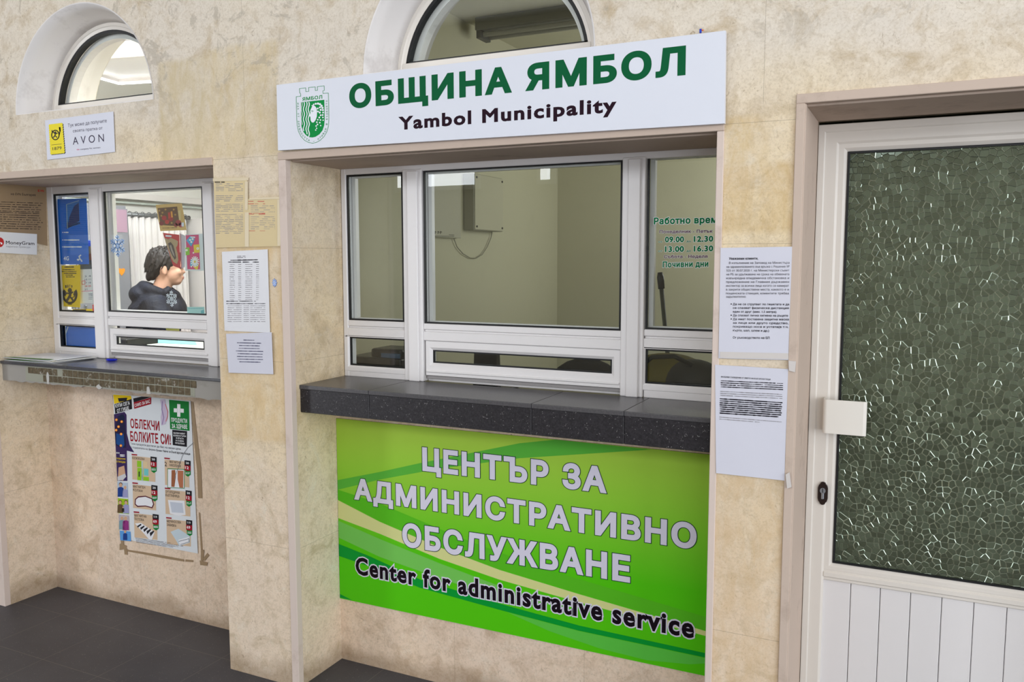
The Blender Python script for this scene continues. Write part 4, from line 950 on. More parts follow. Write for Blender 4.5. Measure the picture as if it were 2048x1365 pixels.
# ================================================================ things on the worn counter
def leaflets():
    rnd = random.Random(2); zt = 1.107
    def P(u, v): q = PZ(u, v, zt); return (q.x, q.y)
    cen = PZ(88, 718, zt)
    for k, (rgb, rgb2, off, a, lab) in enumerate((((214, 216, 220), (90, 150, 50), (0, 0), .05, 'white and green leaflet lying lowest of the pile on the worn counter'), ((226, 226, 222), (210, 186, 40), (.012, .01), -.08, 'white leaflet with yellow edge in the middle of the pile on the worn counter'), ((222, 224, 230), (64, 120, 60), (-.012, -.004), .02, 'white leaflet lying on top of the pile on the worn counter'))):
        c0 = Vector((-3.46+off[0], .165+off[1], 0)); w, d = .155, .105
        def R(x, y, zz): return (c0.x+x*math.cos(a)-y*math.sin(a), c0.y+x*math.sin(a)+y*math.cos(a), zz)
        z0 = zt+.0003+.0050*k; mb = MB(); n = 8; pts = []
        prof = [(-w+2*w*i/n, .0005*math.sin(i*.9)+.0005+.001*(i/n)**3) for i in range(n+1)]
        top = [[R(x, y, z0+h+.0012) for x, h in prof] for y in (-d, d)]; bot = [[R(x, y, z0+h*.3) for x, h in prof] for y in (-d, d)]
        m = n+1; vs = top[0]+top[1]+bot[0]+bot[1]; fs = []
        for i in range(n): fs += [(i, i+1, m+i+1, m+i), (2*m+i, 3*m+i, 3*m+i+1, 2*m+i+1), (i, 2*m+i, 2*m+i+1, i+1), (m+i, m+i+1, 3*m+i+1, 3*m+i)]
        fs += [(0, m, 3*m, 2*m), (n, 2*m+n, 3*m+n, m+n)]
        mb.add(vs, fs)
        o = mb.build('leaflet', mat('leaflet_%d' % k, rgb, .4, .4), None, loc=(c0.x, c0.y, z0)); tag(o, lab, 'leaflet', 'leaflets on the worn counter')
        MB().prism([R(-w+.004, -d+.004, z0+.0042), R(w*.9, -d+.004, z0+.0046), R(w*.9, -d+.032, z0+.0046), R(-w+.05, -d+.022, z0+.0042)], (0, 0, .0004)).build('printed_band', mat('leaflet_band_%d' % k, rgb2, .4, .4), o)
leaflets()
def counter_bits():
    a = PZ(213, 720, 1.112); b = PZ(234, 720, 1.112)
    mb = MB().tube([a, a+(b-a)*.2, a+(b-a)*.8, b], [.0035, .005, .005, .003], 10)
    o = mb.build('pen', mat('pen_blue', (20, 40, 220), .35), None, loc=((a+b)/2)-Vector((0, 0, .005))); tag(o, 'blue pen lying on the worn counter under the sliding sash', 'pen')
    MB().bbox(a.x+.01, a.x+.05, a.y-.003, a.y+.001, 1.116, 1.119, r=.001).build('clip', mat('pen_blue_dark', (16, 30, 160), .35), o)
    q = PZ(432, 752, 1.112); rnd = random.Random(9); mb = MB()
    bm = bmesh.new(); bmesh.ops.create_icosphere(bm, subdivisions=3, radius=1)
    for v in bm.verts: v.co = Vector((v.co.x*.024, v.co.y*.030, v.co.z*.014))*(1+rnd.uniform(-.25, .25))+Vector((-2.335, .12, 1.1205))
    for v in bm.verts: v.co.z = max(v.co.z, 1.1075)
    bm.verts.index_update(); mb.add([v.co.copy() for v in bm.verts], [[v.index for v in f.verts] for f in bm.faces]); bm.free()
    tag(mb.build('crumpled_wrapper', mat('clear_wrapper', (170, 172, 176), .2, .7, .4), None, loc=(-2.335, .12, 1.107)), 'crumpled silvery wrapper at the pillar end of the worn counter', 'wrapper')
counter_bits()
# ================================================================ posters and stickers on the service window
GY = FY+.0215                         # just behind the panes
def smooth_bar(S, name, m, ly, pts, w): S.line(name, m, ly, pts, w)
def window_posters():
    rnd = random.Random(31)
    z = lambda a, b: (a/3.033, 330+b/3.033); y = GY+.003
    BL = mat('poster_blue', (6, 104, 208), .6, .15)
    t, _ = paper('poster', 'y', y, [z(348, 208), z(524, 203), z(540, 603), z(362, 604)], BL, 'blue poster with white bullet lines behind the narrow pane of the first window', 'poster', wav=.001, part='sheet')
    Z = Sheet('y', y, t, map=z); W = mat('poster_print_white', (226, 232, 242), .5); DB = mat('poster_deep_blue', (10, 50, 110), .4); MB_ = mat('poster_mid_blue', (30, 110, 190), .4)
    Z.poly('picture', DB, 1, [(364, 356), (404, 348), (404, 386), (440, 372), (486, 360), (486, 350), (404, 388)]); Z.poly('picture', MB_, 1, [(404, 240), (480, 217), (484, 360), (410, 384)]); Z.poly('picture', DB, 2, [(420, 320), (450, 250), (478, 230), (482, 340), (414, 376)])
    Z.line('picture', mat('poster_pale_line', (150, 180, 190), .4), 3, [(404, 240), (480, 217)], 3); Z.line('picture', mat('poster_pale_line', (150, 180, 190), .4), 3, [(404, 240), (410, 386)], 4)
    for v, e in ((410, 414), (456, 480), (498, 494)):
        Z.disc('lettering', W, 1, 380, v, 3); lines(Z, [v], 388, e, name='lettering', m=W, w=7, rnd=rnd, gaps=0)
    for v in (424, 470, 514): lines(Z, [v], 390, 450, name='lettering', m=MB_, w=4, rnd=rnd, gaps=.1)
    Z.text('lettering', W, 1, '4G', 386, 580, 418, 580, 26, bold=.02, shear=.12)
    for pts in ([(484, 570), (474, 578), (470, 574)], [(484, 568), (480, 556), (490, 548)], [(486, 572), (494, 580), (496, 586)]): Z.line('lettering', W, 1, pts, 8)
    lines(Z, [566], 500, 524, name='lettering', m=MB_, w=5, rnd=rnd, gaps=0)
    Z.done()
    t, _ = paper('poster', 'y', y+.004, [z(360, 612), z(486, 608), z(486, 866), z(382, 858)], mat('poster_yellow', (224, 184, 26), .6, .15), 'yellow postal notice with round lion emblem, under the blue window poster', 'poster', wav=.001)
    Z = Sheet('y', y+.004, t, map=z); K = mat('postal_black', (40, 34, 24), .5)
    lines(Z, [620], 392, 446, m=K, w=7, rnd=rnd, gaps=0)
    for i, (a, b) in enumerate(((382, 452), (374, 464), (388, 462), (398, 440), (402, 452))): lines(Z, [636+11*i], a, b, m=K, w=5, rnd=rnd, gaps=0)
    for i, ch in enumerate('1879'): Z.text('emblem', K, 1, ch, 396+i*12, 748-(2 if i in (1, 2) else 0), 405+i*12, 746-(2 if i in (1, 2) else 0), 18, bold=.03)
    ring = [(424+40*math.cos(a), 786+52*math.sin(a)) for a in (math.pi*(-.12)+math.pi*1.24*i/20 for i in range(21))]
    Z.line('emblem', K, 1, ring, 13); Z.poly('emblem', K, 1, [(384, 786), (386, 752), (402, 770), (398, 800)]); Z.poly('emblem', K, 1, [(464, 786), (464, 754), (448, 770), (450, 800)])
    for pts, w in (([(424, 764), (426, 790), (414, 812), (404, 826)], 15), ([(424, 800), (438, 814), (446, 832)], 11), ([(424, 782), (406, 778), (398, 786)], 9), ([(426, 784), (442, 772)], 9), ([(438, 806), (452, 800), (446, 782)], 5)): Z.line('emblem', K, 1, pts, w)
    Z.disc('emblem', K, 1, 424, 762, 13, 15); lines(Z, [847], 412, 436, m=K, w=4, rnd=rnd, gaps=0)
    Z.done()
    # calendar and papers behind the posters
    t, _ = paper('wall_calendar', 'y', y+.016, [z(470, 460), z(562, 456), z(566, 838), z(476, 842)], mat('calendar_paper', (226, 230, 236), .5), 'calendar with sunset picture hanging behind the blue poster in the narrow pane', 'calendar', wav=.001)
    Z = Sheet('y', y+.016, t, map=z)
    for (a, b, c_, d, rgb) in ((480, 462, 560, 496, (40, 110, 190)), (480, 496, 560, 540, (236, 170, 70)), (480, 540, 560, 580, (226, 110, 60)), (480, 580, 562, 634, (40, 70, 90))): Z.rect('picture', mat('calendar_%d' % b, rgb, .5), 1, a, b, c_, d, -2)
    RC = mat('calendar_red', (214, 40, 60), .5); GC = mat('calendar_grey', (110, 120, 150), .5)
    for i, row in enumerate(('3 4', '10 11', '17 18', '24 25', '31')): Z.text('lettering', RC if i == 3 else GC, 1, row, 514, 682+20*i, 552 if len(row) > 2 else 530, 680+20*i, 11, bold=.02)
    Z.line('lettering', RC, 1, [(498, 706), (516, 704), (516, 724), (498, 726), (498, 706)], 3); Z.line('lettering', mat('calendar_pink', (226, 90, 150), .5), 1, [(496, 768), (562, 764)], 3); lines(Z, [784, 794, 804, 814], 538, 560, m=GC, w=4, rnd=rnd)
    Z.done()
    t, _ = paper('notice', 'y', y+.010, [z(440, 876), z(560, 874), z(562, 890), z(438, 890)], mat('poster_yellow', (224, 184, 26), .6, .15), 'narrow yellow strip notice along the bottom of the narrow pane', 'notice', wav=.0005)
    S = Sheet('y', y+.010, t, map=z); lines(S, [882], 446, 520, m=K, w=8, rnd=rnd, gaps=0); S.done()
    pin = MB(); q = PY(187, 618, y+.012); pin.ell(q, .006, .004, .012); pin.ell(q+Vector((0, 0, .014)), .004, .004, .006)
    tag(pin.build('red_clip', mat('clip_red', (220, 30, 40), .35), None, loc=q-Vector((0, 0, .012))), 'red clip at the lower corner of the narrow pane', 'clip')
    # blue folder leaning behind the small lower pane
    t, _ = paper('folder', 'y', GY+.012, [z(402, 976), z(590, 970), z(592, 1126), z(352, 1130)], BL, 'plain blue folder leaning behind the small lower pane of the first window', 'folder', wav=.001)
    S = Sheet('y', GY+.012, t, map=z); S.line('edge_strip', mat('folder_edge', (200, 214, 226), .4), 1, [(412, 984), (388, 1056)], 7); S.done()
    MB().prism([PY(*z(*p), GY+.013) for p in ((352, 1126), (592, 1122), (592, 1150), (352, 1154))], (0, .006, 0)).build('bottom_edge', BL, t)
    # snowflake stickers
    def flake(cu, cv, rad, m, lab):
        S = Sheet('y', GY, None); c = S.p(cu, cv); mb = MB()
        def arm(a, b, w):
            a, b = Vector(a), Vector(b); d = (b-a).normalized(); nn = Vector((-d.z, 0, d.x))*w/2
            mb.prism([c+a+nn-d*w*.4, c+b+nn+d*w*.4, c+b-nn+d*w*.4, c+a-nn-d*w*.4], (0, .0012, 0))
        for k in range(6):
            t_ = math.pi/2+math.pi/3*k; d = Vector((math.cos(t_), 0, math.sin(t_)))
            for w0, e in ((.13, 1.0),): arm(d*rad*.12, d*rad*e, rad*w0)
            for r0, l in ((.42, .34), (.70, .28)):
                for sg in (1, -1):
                    t2 = t_+sg*math.radians(52); arm(d*rad*r0, d*rad*r0+Vector((math.cos(t2), 0, math.sin(t2)))*rad*l, rad*.10)
            t2 = t_+math.pi/3; arm(d*rad*.30, Vector((math.cos(t2), 0, math.sin(t2)))*rad*.30, rad*.09)
        o = mb.build('snowflake_sticker', m, None, loc=c); tag(o, lab, 'sticker', None)
        return o
    flake(235, 492, .046, mat('flake_blue', (120, 160, 222), .4), 'large pale blue snowflake sticker on the wide pane, in front of the grey cabinet')
    flake(343, 598, .033, mat('flake_white', (214, 222, 236), .4), 'white snowflake sticker on the wide pane, in front of the person')
    # greeting cards hung inside the pane
    z = lambda a, b: (200+a/4.875, 360+b/4.875)
    t, _ = paper('greeting_card', 'y', GY+.004, [z(543, 243), z(797, 229), z(843, 489), z(588, 500)], mat('card_gold', (206, 170, 100), .5), 'gold greeting card with red candles and fruit, topmost of the cards in the pane', 'card', wav=.001)
    Z = Sheet('y', GY+.004, t, map=z); C = lambda k, rgb: mat('greeting_'+k, rgb, .5)
    Z.poly('picture', C('brown', (96, 62, 32)), 1, [(562, 276), (752, 260), (772, 400), (736, 450), (590, 440)])
    for (a, b, r, c_) in ((626, 372, 24, (170, 30, 34)), (690, 380, 26, (150, 26, 30)), (654, 410, 22, (186, 50, 40)), (600, 424, 22, (120, 30, 30)), (764, 420, 30, (150, 24, 34)), (790, 440, 24, (160, 30, 40)), (740, 440, 20, (130, 24, 30))): Z.disc('picture', C('r%d' % a, c_), 2, a, b, r, n=12)
    Z.poly('picture', C('candle', (190, 50, 34)), 3, [(664, 320), (684, 314), (690, 372), (668, 378)]); Z.poly('picture', C('candle2', (226, 150, 50)), 3, [(690, 308), (706, 306), (712, 366), (696, 368)])
    for (a, b) in ((580, 300), (610, 320), (640, 290), (720, 290), (735, 340), (600, 350), (700, 420)): Z.disc('picture', C('gold2', (170, 130, 60)), 3, a, b, 10, n=8)
    Z.poly('picture', C('cream', (214, 190, 130)), 2, [(760, 300), (786, 296), (790, 390), (772, 396)]); Z.rect('picture', C('tagw', (214, 220, 232)), 4, 796, 418, 820, 456, -2); rr = random.Random(3); lines(Z, [470], 610, 750, m=C('inkb', (120, 80, 40)), w=6, k=-.02, rnd=rr, gaps=.0)
    Z.done()
    t, _ = paper('greeting_card', 'y', GY+.010, [z(612, 516), z(772, 536), z(784, 866), z(712, 838)], mat('card_red', (186, 36, 44), .5), 'curled red card with an ornate oval picture, below the gold card in the pane', 'card', wav=.002)
    Z = Sheet('y', GY+.010, t, map=z)
    Z.poly('picture', C('frame_gold', (170, 146, 110)), 1, [(628, 566), (668, 580), (690, 566), (740, 586), (762, 600), (756, 640), (742, 660), (758, 720), (764, 780), (752, 822), (716, 800), (694, 760), (676, 700), (650, 640)])
    Z.poly('picture', C('oval', (70, 56, 50)), 2, [(664, 620), (690, 606), (716, 640), (732, 700), (744, 760), (730, 780), (706, 740), (682, 690)]); Z.poly('picture', C('figure_grey', (150, 140, 130)), 3, [(680, 640), (696, 636), (708, 680), (724, 720), (730, 756), (712, 730), (694, 690)])
    Z.rect('picture', C('tagw', (214, 220, 232)), 2, 640, 538, 698, 554, 4); Z.done()
    MB().prism([PY(*z(*p), GY+.016) for p in ((776, 520), (832, 545), (826, 850), (790, 868))], (0, .001, 0)).build('inner_page', mat('card_grey_page', (176, 176, 186), .5), t)
    t, _ = paper('greeting_card', 'y', GY+.006, [z(834, 532), z(1000, 524), z(1012, 886), z(832, 886)], mat('card_sleeve', (204, 214, 218), .3), 'pink card with flowers and coloured squares in a clear sleeve, beside the red card', 'card', wav=.0006)
    Z = Sheet('y', GY+.006, t, map=z)
    Z.poly('picture', C('pink', (204, 52, 112)), 1, [(836, 540), (962, 534), (976, 874), (852, 872)])
    Z.poly('picture', C('cyan', (60, 160, 206)), 2, [(842, 592), (880, 548), (926, 580), (890, 652)]); Z.poly('picture', C('lime', (130, 190, 40)), 2, [(834, 662), (872, 658), (876, 732), (836, 736)]); Z.poly('picture', C('yel', (228, 200, 40)), 2, [(912, 634), (970, 628), (974, 710), (918, 712)])
    Z.poly('picture', C('cyan', (60, 160, 206)), 2, [(884, 780), (930, 760), (960, 840), (876, 838)]); Z.poly('picture', C('yel', (228, 200, 40)), 2, [(910, 850), (966, 820), (952, 874), (940, 876)])
    for a, b, r in ((880, 586, 10), (904, 578, 10), (892, 606, 10), (846, 686, 11), (954, 670, 13), (912, 712, 8), (892, 846, 8)): Z.disc('picture', C('petal', (240, 240, 236)), 3, a, b, r, n=10); Z.disc('picture', C('yel', (228, 200, 40)), 4, a, b, r*.35, n=8)
    for k in range(14):
        a = 2*math.pi*k/14; Z.line('picture', C('petal', (240, 240, 236)), 3, [(926, 798), (926+40*math.cos(a), 798+50*math.sin(a))], 10)
    Z.disc('picture', C('yel', (228, 200, 40)), 4, 926, 798, 9, 11); Z.rect('picture', C('tagw', (214, 220, 232)), 5, 884, 552, 930, 566, 2)
    Z.done()
    t, _ = paper('card', 'y', GY+.006, [z(848, 1240), z(1016, 1238), z(1020, 1308), z(852, 1302)], mat('card_teal', (160, 208, 206), .4), 'pale teal card standing in the lower corner of the wide pane', 'card', wav=.0006)
    S = Sheet('y', GY+.006, t, map=z); S.line('printed_lines', mat('teal_dark', (90, 170, 180), .5), 1, [(862, 1256), (1008, 1254)], 4); S.poly('printed_lines', mat('teal_dark', (90, 170, 180), .5), 1, [(984, 1276), (1014, 1266), (1014, 1302), (984, 1302)]); S.done()
window_posters()
# opening hours lettered on the pane of the wide window
def opening_hours():
    z = lambda a, b: (1000+a/2.482, 280+b/2.482); y = FY+.0150
    t = thing('opening_hours_lettering', 'green and maroon opening hours lettering stuck on the narrow pane of the wide window', 'lettering', PY(*z(910, 640), y))
    S = Sheet('y', y, t, map=z); G = mat('vinyl_green', (0, 112, 62), .7, .1); Mr = mat('vinyl_maroon', (84, 26, 62), .7, .1); W = mat('vinyl_white', (226, 230, 232), .6, .2)
    rows = [(G, 'Работно време', 764, 420, 1108, 412, 34, .036), (Mr, 'Понеделник - Петък', 792, 464, 1056, 461, 16, .026), (G, 'от', 786, 511, 806, 511, 10, .03), (G, '09.00', 819, 509, 913, 508, 30, .036), (G, 'до', 926, 508, 948, 508, 10, .03), (G, '12.30', 962, 507, 1058, 505, 30, .036),
            (G, 'от', 786, 557, 806, 557, 10, .03), (G, '13.00', 819, 557, 913, 556, 30, .036), (G, 'до', 926, 556, 948, 556, 10, .03), (G, '16.30', 962, 555, 1058, 553, 30, .036), (Mr, 'Събота - Неделя', 814, 588, 1030, 586, 16, .026), (G, 'Почивни дни', 808, 634, 1034, 630, 30, .036)]
    for m, s_, a, b, c_, d, h, bo in rows:
        S.text('white_outline', W, 1, s_, a, b, c_, d, h, bold=bo, grow=.055 if h > 20 else .06); S.text('lettering', m, 2, s_, a, b, c_, d, h, bold=bo)
    S.done()
opening_hours()
# ================================================================ inside the first office
def office_one():
    WX = OX0
    # ceiling lamp
    t = thing('ceiling_lamp', 'flat white lamp hung under the office ceiling, seen through the bright fanlight', 'ceiling lamp', (-3.44, .98, 2.55))
    a = .2
    def R(x, y, z): return (-3.44+x*math.cos(a)-y*math.sin(a), .98+x*math.sin(a)+y*math.cos(a), z)
    def rb(x0, x1, y0, y1, z0, z1):
        m = MB(); m.box(x0, x1, y0, y1, z0, z1); m.v = [Vector(R(p.x, p.y, p.z)) for p in m.v]; return m
    rb(-.62, .62, -.27, .27, 2.56, 2.62).build('housing', M_PVC, t)
    m = MB()
    for q in ((-.63, .63, -.28, -.26), (-.63, .63, .26, .28), (-.63, -.61, -.26, .26), (.61, .63, -.26, .26)):
        k = rb(*q, 2.53, 2.63); m.add(k.v, k.f)
    m.build('rim', M_PVC, t)
    for x in (-.45, .45): MB().tube([R(x, 0, 2.62), R(x, 0, 2.80)], .006, 8).build('hanger', M_PVC, t)
    # trunking along the wall
    z1 = PX(215, 386, WX+.02).z
    tag(MB().bbox(WX, WX+.05, 1.2, 3.39, z1-.035, z1+.01, r=.004).build('cable_trunking', M_PVC, None, loc=(WX, 2, z1-.035)), 'white cable trunking along the far office wall above the curtain', 'cable trunking')
    struct(MB().bbox(WX, WX+.03, 1.2, 3.39, z1-.065, z1-.05, r=.003).build('trim_20', mat('trim_greenish', (190, 200, 194), .5)))
    # grey cabinet
    fx = -4.62; p0 = PX(256, 412, fx); ch = p0.z
    t = thing('cabinet', 'tall grey metal cabinet with orange notes behind the blue snowflake', 'cabinet', (-4.8, 1.2, .27))
    GM = mat('grey_metal', (136, 138, 146), .45, .4)
    MB().bbox(WX+.01, fx-.02, .80, p0.y, .27, ch, r=.004).build('body', GM, t)
    ym = (.80+p0.y)/2
    for ya, yb, hy in ((.805, ym-.003, ym-.04), (ym+.003, p0.y-.005, ym+.04)):
        d = MB().bbox(fx-.0195, fx, ya, yb, .30, ch-.02, r=.003).build('door', GM, t)
        MB().bbox(fx, fx+.02, hy-.008, hy+.008, 1.15, 1.27, r=.004).build('handle', mat('steel', (190, 196, 204), .25, .5, .9), d)
    OR = mat('note_orange', (236, 150, 40), .6)
    for i, (u, v, lab, rgb) in enumerate(((243, 543, 'orange heart shaped note on the grey cabinet', (236, 150, 40)), (229, 545, 'orange note at the frame edge on the grey cabinet', (232, 140, 40)), (238, 442, 'pinkish paper note high on the grey cabinet', (170, 140, 160)))):
        q = PX(u, v, fx+.001); w = .030 if i < 2 else .06
        if i < 2: pts = [(fx+.001, q.y+w*.9*math.sin(a)**3, q.z+w*(.8*math.cos(a)-.3*math.cos(2*a)-.1*math.cos(3*a))) for a in (2*math.pi*k/20 for k in range(20))]
        else: pts = [(fx+.001, q.y+a*w, q.z+b*w*1.2) for a, b in ((-1, -1), (1, -1), (1, 1), (-1, 1))]
        tag(MB().prism(pts, (.0012, 0, 0)).build('paper_note', mat('note_%d' % i, rgb, .6), None, loc=(fx, q.y, q.z)), lab, 'note')
    # curtain on a rail
    cx = -4.86; r0 = PX(252, 429, cx); r1 = PX(374, 431, cx)
    t = thing('curtain', 'white gathered curtain hanging from a grey rail behind the seated person', 'curtain', (cx, 2.1, .4))
    MB().tube([(cx, r0.y-.02, r0.z), (cx, r1.y+.02, r0.z)], .016, 10).build('curtain_rail', mat('rail_grey', (120, 124, 128), .4, .5, .4), t)
    for y in (r0.y+.02, r1.y-.02): MB().box(WX, cx+.01, y-.01, y+.01, r0.z-.012, r0.z+.012).build('bracket', mat('rail_grey', (120, 124, 128), .4, .5, .4), t)
    n = 150; top, bot = [], []
    for i in range(n+1):
        f = i/n; y = r0.y+.01+(r1.y-r0.y)*.98*f; w = .020*math.sin(f*62)+.010*math.sin(f*131+1)
        top.append((cx+w*.6, y, r0.z-.012)); bot.append((cx+w, y+.01*math.sin(f*40), .42))
    mids = [[(a[0]+(b[0]-a[0])*k, a[1]+(b[1]-a[1])*k, a[2]+(b[2]-a[2])*k) for a, b in zip(top, bot)] for k in (0, .1, .3, .6, 1)]
    fr = MB(); fr.loft(mids, cap=False, closed=False); c = fr.build('cloth', mat('curtain_white', (232, 228, 228), .8), t, fix=False)
    md = c.modifiers.new('thickness', 'SOLIDIFY'); md.thickness = .002
    for k in range(10):
        y = r0.y+.03+(r1.y-r0.y-.05)*k/9; MB().tube([(cx+.022*math.cos(a), y, r0.z+.022*math.sin(a)) for a in (2*math.pi*i/12 for i in range(13))], .0025, 6).build('ring', mat('rail_grey', (120, 124, 128), .4, .5, .4), t)
    # white wardrobe at the end of the curtain
    wx = -4.55; p0 = PX(372, 470, wx); p1 = PX(416, 470, wx); tp = PX(380, 432, wx)
    t = thing('wardrobe', 'white wardrobe beyond the seated person, behind the pink card', 'wardrobe', (-4.75, max(p0.y, r1.y+.05)+.3, .27))
    p0.y = max(p0.y, r1.y+.05); MB().bbox(WX+.01, wx-.02, p0.y, p0.y+.75, .27, tp.z, r=.004).build('body', M_PVC, t)
    d = MB().bbox(wx-.0195, wx, p0.y+.003, p0.y+.373, .32, tp.z-.01, r=.003).build('door', M_PVC, t); MB().bbox(wx, wx+.02, p0.y+.33, p0.y+.345, 1.2, 1.34, r=.004).build('handle', mat('steel', (190, 196, 204), .25, .5, .9), d)
    d = MB().bbox(wx-.0195, wx, p0.y+.377, p0.y+.747, .32, tp.z-.01, r=.003).build('door', M_PVC, t); MB().bbox(wx, wx+.02, p0.y+.405, p0.y+.42, 1.2, 1.34, r=.004).build('handle', mat('steel', (190, 196, 204), .25, .5, .9), d)
    # desk behind the counter
    dz = 1.15
    t = thing('desk', 'pale clerk desk behind the sliding sash of the first window', 'desk', (-3.4, .7, .27))
    DW = mat('desk_laminate', (206, 204, 196), .4)
    MB().bbox(-4.15, -2.6, .375, .87, dz-.028, dz, r=.003).build('desktop', DW, t)
    for x in (-4.13, -2.66): MB().bbox(x, .03+x, .40, .85, .27, dz-.028, r=.002).build('side_panel', DW, t)
    MB().bbox(-4.10, -2.66, .42, .44, .6, dz-.028, r=.002).build('modesty_panel', DW, t)
    def on_desk(pts, name, rgb, lab, h=.0012, cat='paper'):
        pp = [PZ(u, v, dz+.0005) for u, v in pts]; c = sum(pp, Vector())/len(pp)
        return tag(MB().prism(pp, (0, 0, h)).build(name, mat(name+lab[:9], rgb, .5), None, loc=c), lab, cat)
    o = on_desk([(282, 672), (398, 678), (404, 700), (296, 694)], 'form_sheet', (220, 228, 216), 'greenish white form lying on the desk, seen through the sash slot')
    q = [PZ(u, v, dz+.0025) for u, v in ((298, 677), (390, 682), (394, 690), (304, 686))]; MB().prism(q, (0, 0, .0004)).build('printed_table', mat('form_teal', (120, 190, 186), .5), o)
    q = PZ(268, 690, dz)
    t = thing('telephone', 'black desk telephone at the end of the desk, seen through the sash slot', 'telephone', (q.x, q.y, dz))
    MB().bbox(q.x-.07, q.x+.06, q.y-.09, q.y+.09, dz+.001, dz+.035, r=.006).build('base', mat('phone_black', (26, 27, 30), .35), t)
    MB().tube([(q.x-.055, q.y-.09, dz+.05), (q.x-.055, q.y-.04, dz+.062), (q.x-.055, q.y+.04, dz+.062), (q.x-.055, q.y+.09, dz+.05)], [.02, .013, .013, .02], 10).build('handset', mat('phone_black', (26, 27, 30), .35), t)
office_one()
# ================================================================ seated clerk
def remesh(mb, voxel, smooth=4, fac=.5):
    me = bpy.data.meshes.new('tmp'); me.from_pydata([tuple(p) for p in mb.v], [], mb.f); bm = bmesh.new(); bm.from_mesh(me); bmesh.ops.recalc_face_normals(bm, faces=bm.faces); bm.to_mesh(me); bm.free()
    o = bpy.data.objects.new('tmp', me); COL.objects.link(o)
    r = o.modifiers.new('r', 'REMESH'); r.mode = 'VOXEL'; r.voxel_size = voxel
    if smooth: s = o.modifiers.new('s', 'SMOOTH'); s.iterations = smooth; s.factor = fac
    dg = bpy.context.evaluated_depsgraph_get(); dg.update(); oe = o.evaluated_get(dg); m2 = oe.to_mesh(); out = MB()
    out.add([v.co.copy() for v in m2.vertices], [tuple(p.vertices) for p in m2.polygons], True); oe.to_mesh_clear(); bpy.data.objects.remove(o); bpy.data.meshes.remove(me)
    return out
